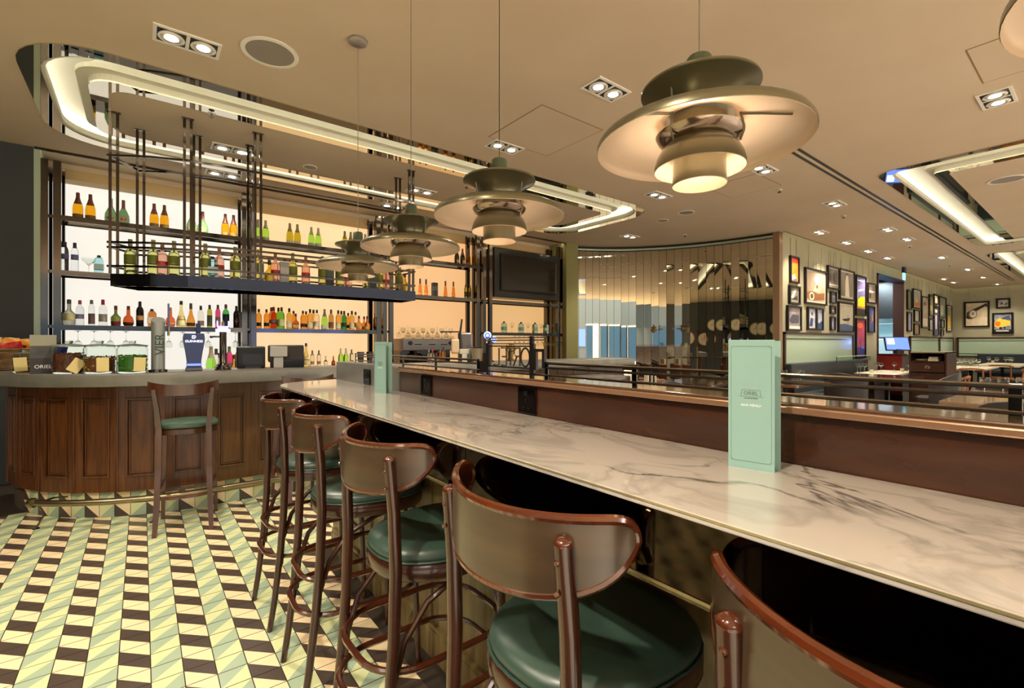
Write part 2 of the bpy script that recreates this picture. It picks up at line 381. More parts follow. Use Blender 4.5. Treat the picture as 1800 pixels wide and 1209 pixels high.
# access panels
for q, lab in [([(860, 240), (965, 190), (1055, 227), (975, 267)], 'flush painted access hatch left of the largest pendant'), ([(1700, 88), (1800, 58), (1840, 110), (1730, 145)], 'flush painted access hatch above right hand downlight'), ([(1255, 335), (1320, 308), (1372, 325), (1285, 347)], 'flush painted access hatch below the largest pendant')]:
    P = [onz(u, v, CEIL) for u, v in q]; x0, x1 = min(p.x for p in P), max(p.x for p in P); y0, y1 = min(p.y for p in P), max(p.y for p in P)
    t = thing('access_panel', lab, 'hatch', ((x0+x1)/2, (y0+y1)/2, CEIL), 0, 'ceiling access hatches')
    x, y = (x1-x0)/2, (y1-y0)/2
    MB().box(-x, x, -y, y, -.0025, -.0005).build('hatch_door', CEILM, t)
    mb = MB()
    for s_ in (-1, 1): mb.box(-x-.008, x+.008, s_*(y+.004)-.004, s_*(y+.004)+.004, -.002, -.0004).box(s_*(x+.004)-.004, s_*(x+.004)+.004, -y, y, -.002, -.0004)
    mb.build('seam', mat('seam shadow gap', '#8a6f4c', .9), t)

# ---------------------------------------------------------------- walls
def struct(name, mb, m, parent=None, **k):
    o = mb.build(name, m, parent, **k)
    if not parent: o['kind'] = 'structure'
    return o
struct('wall_left', MB().box(-6.1, -5.6, -1.5, 7.3, 0, 3.5), DARKW)
struct('wall_back', MB().box(-6, 6.74, 7.24, 7.4, 0, 3.5), mat('alcove back', '#8a7350', .7))
struct('wall_dark', MB().box(-6, -0.845, 6.60, 7.24, 0, CEIL), DARKW)
wb = bpy.data.objects['wall_back']
struct('trim_1', MB().box(-0.845, -0.80, 6.60, 7.24, 0, CEIL), mat('pale green trim', '#aebfa8', .3, coat=.5))
bays = [(-0.80, 1.03, '#f6f1e6', 0.74), (1.03, 2.80, '#ffd49c', 0.74), (2.80, 4.60, '#f7bd80', 0.70), (4.60, 6.42, '#edb878', 0.66)]
for x, y in ((-1.3, 1.9), (-1.0, .3), (-2.6, 3.4), (-2.4, .8), (3.4, -1.6)):   # further downlights over and behind the camera
    light('downlight_beam', 'SPOT', (x, y, CEIL-.03), 130 if y == .3 else 80, WARM, (0, 0, 0), spot_size=2.2, spot_blend=0.7, shadow_soft_size=0.04)
for n, (a, b, colr, e) in enumerate(bays):
    MB().box(a+.02, b-.02, 7.15, 7.18, 0.92, 3.12).build('backlit_panel', mat('backlit panel %d' % n, '#8d8474', .25, emit=colr, es=e*.44, coat=.3), wb)
MB().box(-0.80, 6.42, 6.98, 7.2, 3.13, 3.24).build('bulkhead', mat('bulkhead', '#b59a6c', .7), wb)
MB().box(-0.80, 6.42, 7.0, 7.24, 3.24, 3.3).build('upper_reveal', CEILM, wb)
t = thing('led_profile', 'thin bright linear light profile in ceiling above bottle shelves', 'light')
MB().box(-0.78, 6.70, 6.60, 6.635, CEIL-.006, CEIL+.01).build('diffuser', mat('profile diffuser', '#fff8e0', .4, emit='#fff0cc', es=2.5), t)
MB().box(-0.84, 6.74, 6.575, 6.60, CEIL-.02, CEIL+.01).build('edge_trim', CHROME_D, t)
struct('trim_2', MB().box(6.42, 6.74, 6.52, 7.3, 0, CEIL), mat('olive column', '#8f8a58', .45))
# the curved mirror wall, one flat mirror strip after another
wc = bpy.data.objects.new('wall_corner', None); COL.objects.link(wc); wc['kind'] = 'structure'
P0, P1, P2 = Vector((6.75, 6.70)), Vector((8.45, 6.02)), Vector((8.74, 3.70))
cur = [P0*(1-t_)**2+P1*2*t_*(1-t_)+P2*t_*t_ for t_ in [i/200 for i in range(201)]]
acc = [0]
for i in range(200): acc.append(acc[-1]+(cur[i+1]-cur[i]).length)
def at_len(L):
    for i in range(200):
        if acc[i+1] >= L: return cur[i].lerp(cur[i+1], (L-acc[i])/(acc[i+1]-acc[i]))
    return cur[-1]
NS = 26; pts = [at_len(acc[-1]*i/NS) for i in range(NS+1)]
def strip(p, q, z0, z1, gap, th):
    d = (q-p).normalized(); n = Vector((-d.y, d.x)); a, b = p+d*gap, q-d*gap
    return [(a.x, a.y), (b.x, b.y), (b.x+n.x*th, b.y+n.y*th), (a.x+n.x*th, a.y+n.y*th)]
for i in range(NS):
    tw = rnd.uniform(-.004, .004); a, b = pts[i], pts[i+1]; d = (b-a).normalized(); n = Vector((-d.y, d.x))
    MB().prism(strip(a+n*tw, b-n*tw, 0, 0, .0025, .012), 0.02, 3.20).build('mirror_strip', MIRROR, wc)
bk = MB()
for i in range(NS): bk.prism(strip(pts[i]+Vector((.02, .02)), pts[i+1]+Vector((.02, .02)), 0, 0, -.004, .1), 0, 3.5)
bk.build('backing', mat('mirror backing', '#2a2118', .6), wc)
MB().tube([(p.x-.01, p.y-.02, 3.235) for p in pts], .024, 10).build('top_tube', mat('pale green tube', '#b9cbb4', .15, .5), wc, smooth=True)
struct('trim_3', MB().box(8.70, 8.83, 3.61, 3.72, 0, 3.34), mat('pinkish corner trim', '#a78c70', .25, .6))
# picture wall with kitchen doorway
dx0, dx1, dz = 14.33, 16.6, 3.08
struct('wall_right', MB().box(8.76, dx0, 3.67, 3.87, 0, 3.5).box(dx1, 23.2, 3.67, 3.87, 0, 3.5).box(dx0, dx1, 3.67, 3.87, dz, 3.5), WALLG)
struct('wall_end', MB().box(23.0, 23.3, -4.5, 3.87, 0, 3.5), WALLG)
wl = MB().box(8.9, 22.8, 3.46, 3.50, CEIL+.03, CEIL+.05).build('light_strip', mat('wash strip', '#ffffff', .5, emit='#faffdc', es=3.2), bpy.data.objects['wall_right'])
MB().box(22.72, 22.76, -4, 3.4, CEIL+.03, CEIL+.05).build('light_strip', _m['wash strip'], bpy.data.objects['wall_end'])
t = thing('door_frame', 'dark brown lining of the kitchen doorway', 'door frame')
MB().box(dx1-.03, dx1+.02, 3.64, 3.88, 0, dz).build('jamb', mat('brown jamb', '#4a2a1e', .5), t)
MB().box(dx0-.02, dx0+.03, 3.64, 3.88, 0, dz).build('jamb', _m['brown jamb'], t)
MB().box(dx0-.02, dx1+.02, 3.64, 3.88, dz-.04, dz+.01).build('head_lining', mat('blue black lintel', '#27305a', .4), t)
CHROME_L0 = mat('kitchen steel', '#9fb0b6', .3, .8)
k = bpy.data.objects.new('wall_kitchen', None); COL.objects.link(k); k['kind'] = 'structure'
MB().box(19.0, 19.1, 3.87, 6.7, 0, 2.15).box(13.5, 19.0, 6.6, 6.7, 0, 2.15).build('tiled_wall', mat('pale blue kitchen wall', '#b7d3dc', .4, noise='#9fc0cc', nscale=3), k)
MB().box(18.6, 19.1, 3.87, 6.7, 2.15, 3.4).build('dark_bulkhead', BLACK, k)
MB().box(18.5, 18.98, 3.9, 6.0, 1.95, 1.99).box(18.5, 18.98, 3.9, 6.0, 1.55, 1.58).build('steel_shelf', CHROME_L0, k)
MB().box(18.3, 18.95, 4.1, 5.2, .9, 1.5).build('steel_oven', mat('pale steel', '#a9b8bd', .35, .5), k, bevel=.02)
MB().box(18.1, 18.98, 3.9, 6.0, .84, .90).build('steel_worktop', mat('pale steel', '#a9b8bd'), k)
MB().box(13.5, 13.6, 4.2, 6.7, 0, 3.4).build('side_wall', DARKW, k)
MB().box(13.5, 22.5, 3.87, 6.7, 3.38, 3.42).build('kitchen_ceiling', DARKW, k)
light('kitchen_light', 'AREA', (17.0, 4.9, 3.3), 120, (.75, .92, 1.0), shape='RECTANGLE', size=2.4, size_y=.6)
# behind the camera: what the mirror wall looks at
wr = struct('wall_rear', MB().box(-12, 26, -14.2, -14.0, 2.6, 9.0).box(4.0, 26, -14.2, -14, 0, 2.6), mat('grey facade', '#4a545c', .6))
for i in range(14):
    MB().box(-10.4+i*1.0, -9.5+i*1.0, -14.15, -14.1, 0.1, 2.5).build('shutter_pane', mat('blue lit shopfront', '#24384a', .2, emit='#5d86ab', es=.20), wr)
MB().box(-12.2, -12, -16, -1.5, 0, 9).box(-12, -6.1, -1.7, -1.5, 0, 6).build('side_wall', mat('grey facade'), wr)  # walls added to keep the bright world out of the mirror strips
for i in range(9): MB().box(-12.0, -11.95, -13.5+i*1.3, -12.4+i*1.3, .1, 2.5).build('shutter_pane', mat('blue lit shopfront'), wr)
for i in range(15):
    x = -10.47+i*1.0; MB().box(x, x+.06, -14.08, -14.02, 0, 2.6).build('mullion', CHROME_D, wr)
for x, z in ((5.2, 1.7), (6.9, 1.7), (8.6, 1.7)):
    MB().box(x-.5, x+.5, -14.0, -13.94, z-.55, z+.55).build('departure_screen', mat('departure screen', '#101830', .2, emit='#7fa0ff', es=1.1), wr)
for n, (y, z, r, red) in enumerate([(0.6, 2.15, .30, 0), (1.35, 2.05, .26, 0), (2.1, 1.6, .36, 1), (2.85, 2.2, .27, 0), (3.4, 1.55, .33, 1), (4.3, 2.0, .28, 0), (5.0, 1.6, .3, 0)]):
    t = thing('wall_clock', 'round %s wall clock, %s along the dark wall' % (('white', 'red rimmed')[red], ORD[n]), 'clock', (-5.6, y, z), 0, 'clocks on the dark wall')
    MB().lathe([(.0001, .0), (r, .0), (r, .05), (r*.88, .055), (r*.86, .03)], n=28, cap=False).build('rim', REDP if red else mat('clock rim', '#b8ae98', .3, .4), t, rot=(0, PI/2, 0), smooth=True)
    MB().lathe([(.0001, .031), (r*.87, .03)], n=28, cap=False).build('dial', mat('clock dial', '#e9e2cc', .5), t, rot=(0, PI/2, 0))
    MB().box(.035, .04, -.008, .008, 0, r*.6).box(.035, .04, 0, r*.4, -.008, .008).build('hands', BLACK, t)

# ---------------------------------------------------------------- partition with marble shelf
part = thing('partition', 'walnut clad low partition behind the marble bar top with glossy cap', 'partition')
MB().box(1.040, 1.130, -1.6, 2.262, 0, 1.224).build('wood_panel', PARTW, part, bevel=.003)
MB().box(1.036, 1.134, 2.262, 3.26, 0, 1.235).build('zinc_end_panel', ZINC, part, bevel=.003)['label'] = 'brushed zinc end panel'
MB().box(1.028, 1.145, -1.6, 2.262, 1.224, 1.240).build('cap', mat('glossy cap', '#664c3b', .12, .3, coat=1), part, bevel=.003)
MB().box(1.022, 1.031, -1.6, 2.262, 1.218, 1.233).build('cap_bead', mat('cap bead', '#a07a5e', .2, .4, coat=1), part, bevel=.003)
mt = thing('marble_bar', 'long veined white marble bar top over dark mirrored apron', 'bar top')
poly = [(.620, -1.6), (1.034, -1.6), (1.034, 3.26), (.825, 3.213), (.707, 3.142), (.644, 3.048), (.620, 2.938)]
MB().prism(poly, 1.1045, 1.1165).build('marble_slab', MARBLE, mt, bevel=.002)
for y0, y1 in ((-1.6, -.43), (-.43, .280), (.280, .99), (.99, 1.70), (1.70, 2.41), (2.41, 2.94)):
    MB().box(.628, .638, y0+.001, y1-.001, .992, 1.1045).build('apron_panel', APRON, mt)
MB().prism([(.628, 2.941), (.638, 2.941), (.662, 3.035), (.720, 3.125), (1.03, 3.232), (1.03, 3.24), (.714, 3.135), (.653, 3.043)], .992, 1.1045).build('apron_end', APRON, mt)
MB().box(.6255, .628, -1.6, 2.94, .9885, .9935).build('apron_bead', BRASSY, mt)
MB().box(.6188, .620, -1.6, 2.935, 1.1125, 1.1155).build('painted_edge_sheen', mat('slab edge sheen', '#a29468', .12, .4, coat=1), mt)  # thin strip, its colour paints the bright sheen along the marble edge
base = thing('knee_wall', 'olive brown vertical grained wooden knee wall under the marble bar', 'wall')
for i in range(7):
    y0 = -1.6+i*.69; MB().box(1.005, 1.022, y0+.002, y0+.688, .12, .96).build('panel', BASEW, base)
    MB().box(.997, 1.005, y0, y0+.05, .12, .96).build('stile', BASEW, base)
MB().box(.985, 1.02, -1.6, 3.2, 0, .12).box(.990, 1.005, -1.6, 3.2, .12, .14).build('skirting', BASEW, base)
MB().box(.640, 1.022, -1.6, 2.93, .975, .988).build('soffit', BASEW, base)
MB().box(1.022, 1.035, -1.6, 3.2, 0, .97).build('carcass', BARWOOD, base)

# rail on top of the partition
rail = thing('partition_rail', 'low steel rail of three thin bars on the partition cap', 'railing')
RX = 1.083
def gaprail(z, r, segs):
    for a, b in segs:
        MB().tube([(RX, a, z), (RX, b, z)], r, 8).build('rail_bar', RAILM, rail, smooth=True)
gaprail(1.2915, .0048, [(-1.5, 1.194), (1.61, 3.024)])
gaprail(1.2765, .0040, [(-1.5, 1.194), (1.61, 3.024)])
gaprail(1.2508, .0040, [(-1.5, 3.024)])
for y in (3.024, 2.71, 2.317, 1.964, 1.61, 1.194, .83, .099, -.67):
    MB().box(RX-.0025, RX+.0025, y-.008, y+.008, 1.236, 1.2965).build('rail_post', CHROME, rail, bevel=.001)
# the name sign set into the rail, seen from behind
sg = thing('name_sign', 'open metalwork sign reading ORIEL, seen from behind, on partition rail', 'sign', (RX, 1.406, 0))
sm = mat('gunmetal', '#4b4441', .3, .85)
for y in (-.134, .134): MB().box(-.005, .005, y-.008, y+.008, 1.238, 1.385 if y < 0 else 1.36).build('sign_post', sm, sg)
MB().box(-.004, .004, -.134, .134, 1.268, 1.273).box(-.004, .004, -.134, .134, 1.346, 1.351).box(-.004, .004, .114, .119, 1.268, 1.351).build('sign_frame', sm, sg)
MB().tube([(0, -.212, 1.380), (0, .149, 1.380)], .0028, 6).tube([(0, -.196, 1.371), (0, .149, 1.371)], .0028, 6).tube([(0, -.134, 1.358), (0, .134, 1.358)], .0024, 6).build('top_bars', sm, sg)
MB().box(-.005, .005, -.204, -.192, 1.274, 1.340).box(-.005, .005, -.196, -.161, 1.330, 1.340).box(-.005, .005, -.161, -.149, 1.266, 1.340).box(-.005, .005, -.149, -.141, 1.25, 1.358).build('stepped_bracket', sm, sg)
MB().box(-.005, .005, .141, .165, 1.242, 1.321).box(-.005, .005, .165, .189, 1.242, 1.288).build('stepped_plate', sm, sg)
def letter(strokes, y0, w, name):
    mb = MB()
    for st in strokes: mb.tube([(0, y0+w*a, 1.276+.066*b) for a, b in st], .0034, 6)
    mb.build(name, sm, sg)
el = [(.5+.5*math.cos(a*PI/10), .5+.5*math.sin(a*PI/10)) for a in range(21)]
Rl = [[(0, 0), (0, 1)], [(0, 1), (.55, 1), (.8, .88), (.8, .66), (.55, .54), (0, .54)], [(.4, .54), (.9, 0)]]
letter([el], -.122, .049, 'letter_o'); letter(Rl, -.067, .043, 'letter_r'); letter([[(0, 0), (0, 1)]], -.010, .04, 'letter_i')
letter([[(.8, 0), (0, 0), (0, 1), (.8, 1)], [(0, .5), (.65, .5)]], .014, .04, 'letter_e'); letter([[(.9, 0), (0, 0), (0, 1)]], .061, .04, 'letter_l')

# power sockets on the partition
for n, (u, v) in enumerate([(928, 704.5), (750.5, 677), (647.5, 663.5)]):
    p = onx(u, v, 1.04); s0 = thing('power_socket', 'black chrome power socket plate on the partition, %s to the camera' % ['nearest', 'second nearest', 'third nearest'][n], 'socket', (1.04 if n < 2 else 1.036, p.y, 1.1640), 0, 'power sockets on the partition')
    MB().box(-.009, 0, -.047, .047, -.045, .045).build('plate', mat('black nickel', '#26211f', .12, .9), s0, bevel=.004)
    MB().box(-.012, -.008, -.009, .009, .017, .032).build('switch', BLACK, s0, bevel=.0015)
    MB().box(-.0105, -.0085, -.003, .003, -.006, .008).build('pin_hole', BLACK, s0); MB().box(-.0105, -.0085, -.019, -.010, -.029, -.023).build('pin_hole', BLACK, s0); MB().box(-.0105, -.0085, .010, .019, -.029, -.023).build('pin_hole', BLACK, s0)

# bar menus: folded mint card
def menu(p0, p1, label):
    d = Vector(p1)-Vector(p0); ang = math.atan2(d.y, d.x); c = (Vector(p0)+Vector(p1))/2
    t = thing('bar_menu', label, 'menu', (c.x, c.y, 1.1165), ang, 'mint bar menus on the marble')
    wv, hh = .0412, .250
    MB().box(-wv, wv, -.0010, 0, .0, hh).build('front_cover', MINT, t)
    b = MB(); b.prism([(-wv, 0), (-wv+.0008, .001), (wv+.003, .035), (wv+.002, .036)], 0, hh-.002); b.build('back_cover', MINT, t)
    ln = MB(); x, z0, z1 = wv-.005, .014, hh-.013; e = .0005
    for a, b_, c_, d_ in ((-x+.003, x-.003, z0, z0+e), (-x+.003, x-.003, z1, z1+e), (-x, -x+e, z0+.003, z1-.003), (x-e, x, z0+.003, z1-.003)): ln.box(a, b_, -.0014, -.0010, c_, d_)
    for sx in (-1, 1):
        for zz in (z0, z1): ln.tube([(sx*(x-.0016)+.0017*math.cos(q), -.0012, zz+(.0016 if zz == z0 else -.0016)+.0017*math.sin(q)) for q in [i*PI/5 for i in range(10)]], .00025, 4, closed=True)
    for zz in (z0, z1): ln.tube([(-.003, -.0012, zz), (0, -.0012, zz+.0024), (.003, -.0012, zz), (0, -.0012, zz-.0016)], .00025, 4, closed=True)
    for q in ((-.022, .022, .140, .1404), (-.0165, .0165, .1525, .1530), (-.0169, -.0165, .1404, .1525), (.0165, .0169, .1404, .1525), (-.0195, -.0169, .146, .1464), (.0169, .0195, .144, .1444)): ln.box(q[0], q[1], -.0014, -.0010, q[2], q[3])
    ln.build('printed_border', INK, t)
    text('title', 'ORIEL', .0098, INK, t, (0, -.0013, .1463), (PI/2, 0, 0), .0002)
    text('subtitle', 'GRANDE BRASSERIE', .0028, INK, t, (0, -.0013, .137), (PI/2, 0, 0), .0002)
    text('caption', '\u2022BAR MENU\u2022', .0067, INKW, t, (0, -.0013, .1232), (PI/2, 0, 0), .0002)
menu((.9198, .4768), (.9355, .3967), 'tall mint green bar menu card standing nearest on the marble')
menu((.9033, 2.258), (.9308, 2.180), 'mint green bar menu card standing farther along the marble')

# ---------------------------------------------------------------- bentwood stools along the marble bar
def sup(t, n):
    c, s = math.cos(t), math.sin(t); return (math.copysign(abs(c)**(2/n), c), math.copysign(abs(s)**(2/n), s))
def seat_outline(k, sc=1.0):
    c, s = sup(2*PI*k/36, 2.5); x = .218*c; return (x*sc-.012, (.194+.10*x)*s*sc)
def ringmesh(rings, fn, n=36):
    mb = MB()
    for sc, z in rings:
        for k in range(n):
            x, y = fn(k, sc); mb.v.append((x, y, z))
    for i in range(len(rings)-1):
        for k in range(n):
            a, b = i*n+k, i*n+(k+1) % n; mb.f.append((a, b, b+n, a+n)); mb.m.append(0)
    mb.f.append(tuple(range(n-1, -1, -1))); mb.m.append(0)
    k0 = (len(rings)-1)*n; mb.f.append(tuple(range(k0, k0+n))); mb.m.append(0)
    return mb
def make_stool():
    t = thing('bentwood_stool', '', 'stool', (0, 0, 0), 0, 'bentwood stools along the marble bar')
    for s in (-1, 1):
        pth = [(-.313, .175, 0), (-.290, .176, .15), (-.268, .177, .35), (-.252, .178, .55), (-.246, .178, .74), (-.250, .176, .90), (-.262, .174, 1.045)]
        lg = MB().tube([(x, s*y, z) for x, y, z in pth], [.0125, .014, .0155, .0165, .0175, .0175, .0165], 12).build('leg', STOOLW, t, smooth=True)
        MB().lathe([(.0165, 0), (.0165, .004), (.013, .010), (.006, .0135), (.0001, .0142)], n=14, cap=False).build('knob', STOOLR, lg, (-.262, s*.174, 1.043), smooth=True)
        for z in (1.018, .970): MB().lathe([(.0001, .004), (.0035, .0035), (.0055, .001), (.0055, 0)], n=10, cap=False).build('bolt', STOOLR, lg, (-.2755, s*.174, z), rot=(0, -PI/2, 0), smooth=True)
        MB().tube([(.130, s*.148, .69), (.140, s*.158, .35), (.150, s*.172, 0)], [.015, .014, .0115], 10).build('leg', STOOLW, t, smooth=True)
        a = [(-.262, s*.170, .30), (-.252, s*.168, .42), (-.215, s*.165, .53), (-.14, s*.16, .615), (-.03, s*.155, .66), (.06, s*.15, .672)]
        MB().tube(a, .0095, 8).build('side_brace', STOOLW, t, smooth=True)
    MB().tube([(.138, -.15, .36), (.14, -.135, .50), (.14, -.08, .61), (.14, 0, .65), (.14, .08, .61), (.14, .135, .50), (.138, .15, .36)], .0095, 8).build('front_brace', STOOLW, t, smooth=True)
    for z, x0 in ((.335, -.312), (.46, -.296)):
        MB().tube([(x, y, z) for x, y in rrect(x0, .168, -.190, .190, .14, 7)], .0100, 8, closed=True).build('foot_ring', mat('brown bentwood', '#3f1c0f', .2, coat=1, croug=.1), t, smooth=True)
    ringmesh([(.90, .672), (1.01, .674), (1.035, .684), (1.035, .712), (1.01, .722), (.90, .722)], seat_outline).build('seat_frame', STOOLW, t, smooth=True)
    st = ringmesh([(.96, .720), (1.005, .730), (1.015, .742), (1.0, .753), (.94, .763), (.78, .770), (.5, .773), (.2, .774)], seat_outline).build('seat', LEATHER, t, smooth=True, ang=60)
    MB().tube([(*seat_outline(k, 1.02), .729) for k in range(36)], .0035, 6, closed=True).build('piping', LEATHER, st, smooth=True)
    N, M, th = 40, 8, .013
    def bp(u, w, side):
        au = abs(u); zc = 1.009+.038*u*u
        zt = zc+(.067-.026*u*u)*max(0, 1-au**13)**.5; zb = zc-.067*max(0, 1-au**3.2)**.6
        y = .238*math.sin(1.4*u)/math.sin(1.4); x = -.305+1.9*y*y+.035*au**6
        dy = .238*1.4*math.cos(1.4*u)/math.sin(1.4); dx = 3.8*y*dy+.21*au**5*(1 if u > 0 else -1); L = math.hypot(dx, dy); nx, ny = dy/L, -dx/L
        return (x+nx*side*th/2, y+ny*side*th/2, zb+(zt-zb)*w)
    mb = MB(); us = [math.sin((i/N*2-1)*PI/2*.999) for i in range(N+1)]
    for side in (-1, 1):
        for u in us:
            for j in range(M+1): mb.v.append(bp(u, j/M, side))
    A = (N+1)*(M+1)
    for i in range(N):
        for j in range(M):
            a = i*(M+1)+j; mb.f += [(a, a+M+1, a+M+2, a+1), (A+a, A+a+1, A+a+M+2, A+a+M+1)]; mb.m += [0, 1]
        for j in (0, M):
            a = i*(M+1)+j; mb.f.append((a, a+M+1, A+a+M+1, A+a)); mb.m.append(0)
    back = mb.build('backrest', [STOOLB, STOOLW], t, smooth=True)
    top = [bp(u, 1, 0) for u in us]; bot = [bp(u, 0, 0) for u in us][::-1]
    MB().tube(top[:-1]+bot[:-1], .0088, 8, closed=True).build('backrest_edge', STOOLR, back, smooth=True)
    return t
st0 = make_stool()
SY = [(.71, 'bentwood stool nearest in full view, green seat partly in light'), (1.385, 'bentwood stool second from the camera with dark green seat'), (2.01, 'third bentwood stool from the camera along the marble bar'), (2.645, 'bentwood stool farthest along marble bar, beside wooden counter'), (.095, 'bentwood stool at lower right corner, only its back showing')]
for n, (y, lab) in enumerate(SY):
    o = st0 if n == 0 else dup(st0, (0, 0, 0), 0)
    o.location = (.783, y, 0); o['label'] = lab; o.rotation_euler = (0, 0, [0, .02, -.03, .02, 0][n])

# square legged stools at the bar counter
def bar_stool():
    t = thing('bar_stool', '', 'stool', (0, 0, 0), 0, 'square legged stools at the bar counter')
    for s in (-1, 1):
        MB().tube([(s*.168, -.235, 0), (s*.160, -.205, .2), (s*.152, -.180, .45), (s*.150, -.175, .74), (s*.160, -.200, .9), (s*.175, -.225, 1.035)], [.019, .023, .026, .026, .021, .016], 4).build('leg', BARWOODL, t)
        MB().tube([(s*.158, .150, .73), (s*.175, .185, 0)], [.024, .017], 4).build('leg', BARWOODL, t)
        MB().tube([(s*.158, -.19, .30), (s*.170, .17, .30)], .012, 4).build('side_stretcher', BARWOODL, t)
    MB().tube([(-.160, -.195, .26), (-.08, -.215, .255), (.08, -.215, .255), (.160, -.195, .26)], .013, 4).build('rear_stretcher', BARWOODL, t)
    MB().tube([(-.17, .175, .22), (.17, .175, .22)], .013, 4).build('front_stretcher', BARWOODL, t)
    mb = MB(); n = 14; prof = [(-.012, 0), (.012, 0), (.012, .0), (-.012, 0)]
    for i in range(n+1):
        u = i/n*2-1; x = .212*u; y = -.243+.055*u*u-.0; zt = 1.062+.028*u*u; zb = .985+.030*abs(u)**3
        mb.v += [(x, y-.011, zb), (x, y+.011, zb), (x, y+.011, zt), (x, y-.011, zt)]
    for i in range(n):
        for j in range(4): mb.f.append((i*4+j, i*4+(j+1) % 4, i*4+4+(j+1) % 4, i*4+4+j)); mb.m.append(0)
    mb.f += [(0, 1, 2, 3), (n*4+3, n*4+2, n*4+1, n*4)]; mb.m += [0, 0]
    mb.build('top_rail', BARWOODL, t, smooth=True)
    fn = lambda k, sc: (sup(2*PI*k/36, 2.6)[0]*.200*sc, sup(2*PI*k/36, 2.6)[1]*.190*sc-.0)
    ringmesh([(.92, .695), (1.0, .70), (1.0, .735), (.92, .74)], fn).build('seat_frame', BARWOODL, t, smooth=True)
    ringmesh([(.94, .738), (1.0, .748), (.99, .765), (.9, .778), (.6, .786), (.2, .788)], fn).build('seat', mat('green leather', '#3c5346', .4, coat=.3, noise='#496354', nscale=12, croug=.3), t, smooth=True, ang=60)
    return t
BARWOODL = mat('red brown stained beech', '#3d2010', .28, coat=.7, noise='#563018', nscale=5, stretch=(5, 5, .8), croug=.15)
b0 = bar_stool(); b0.location = (.27, 4.345, 0); b0.rotation_euler = (0, 0, -.16); b0['label'] = 'square legged wooden stool with green seat alone before the bar'
dup(b0, (1.10, 4.44, 0), .10, 'second square legged stool, only its curved top rail showing beyond marble')

# ---------------------------------------------------------------- pendant lamps
def pendant():
    t = thing('pendant_lamp', '', 'pendant lamp', (0, 0, 0), 0, 'layered sage metal pendant lamps')
    def shell(name, prof, th=.0018, outer=LAMPG, inner=LAMPI, par=t):
        pr = list(prof)+[(max(r-th*.6, .0001), z-th) for r, z in reversed(prof)]
        n = len(prof); return MB().lathe(pr, n=56, cap=False, mis=[0]*(n-1)+[0]+[1]*(n-1)+[0]).build(name, [outer, inner], par, smooth=True, ang=50)
    MB().lathe([(.0001, .208), (.026, .208), (.030, .203), (.031, .165), (.030, .158)], n=24).build('cap', mat('sage plastic', '#55624a', .4), t, smooth=True)
    # upper shade: a trumpet, wide at the top
    shell('upper_shade', [(.066, .030), (.067, .055), (.073, .077), (.086, .095), (.105, .109), (.125, .118), (.140, .123), (.139, .128), (.10, .138), (.03, .158)], outer=LAMPG, inner=LAMPG)
    ms = shell('main_shade', [(.250, -.016), (.2495, -.004), (.243, .006), (.225, .016), (.195, .027), (.155, .037), (.115, .045), (.088, .052), (.083, .058)])
    shell('ring_reflector', [(.104, .016), (.098, .005), (.084, -.004), (.070, -.010), (.058, -.012)], outer=CHROME_L, inner=CHROME_L)
    shell('lower_shade', [(.107, -.070), (.1065, -.060), (.101, -.040), (.090, -.020), (.076, -.006), (.066, .0)])
    shell('bottom_cylinder', [(.064, -.108), (.063, -.095), (.062, -.06), (.062, -.04)])
    MB().lathe([(.012, .0), (.014, -.03), (.022, -.05), (.020, -.075), (.0001, -.085)], n=16).build('bulb', mat('opal bulb', '#e9ddc8', .4), t, smooth=True)
    for i in range(3):
        a = 2*PI*i/3+.9; c, s = math.cos(a), math.sin(a)
        MB().tube([(r*c, r*s, z) for r, z in ((.100, .108), (.098, .09), (.094, .065), (.0935, .045), (.098, .025), (.100, .005), (.092, -.017))], .0032, 6).tube([(r*c, r*s, z) for r, z in ((.097, .044), (.14, .034), (.20, .018))], .0026, 6).build('strut', LAMPG, t, smooth=True)
        MB().tube([(r*c, r*s, z) for r, z in ((.074, -.01), (.060, -.045))], .0025, 6).build('lower_strut', LAMPG, t, smooth=True)
    return t
CHROME_L = mat('pinkish polished metal', '#a08f80', .16, 1.0)
p0 = pendant()
PL = [(1.09, .64, 'largest pendant lamp, at right, showing its pale inner shades'), (1.09, 1.475, 'second nearest sage pendant lamp above the marble bar'), (1.09, 2.24, 'third sage pendant lamp, overlapping the farthest one'), (1.09, 3.00, 'farthest and smallest sage pendant lamp, dark against bottles')]
for n, (x, y, lab) in enumerate(PL+[(1.09, -.133, 'pendant lamp cut off by the upper right corner')]):
    o = p0 if n == 0 else dup(p0, (0, 0, 0), 0)
    o.location = (x, y, 1.862); o['label'] = lab
    light('pendant_bulb_light', 'POINT', (x, y, 1.862+.006), 1.25 if n in (0, 4) else .45, (1, .8, .6), shadow_soft_size=.02)
    MB().tube([(0, 0, .205), (0, 0, CEIL-1.862-.02)], .0016 if n < 3 else .0022, 6).build('cord', mat('grey cord', '#8d8478', .6), o)
    MB().lathe([(.0001, 0), (.012, .0), (.02, .004), (.06, .022), (.062, .034), (.06, .038)], n=28).build('ceiling_rose', mat('rose grey', '#b9ada4', .5), o, (0, 0, CEIL-1.862-.037), smooth=True)

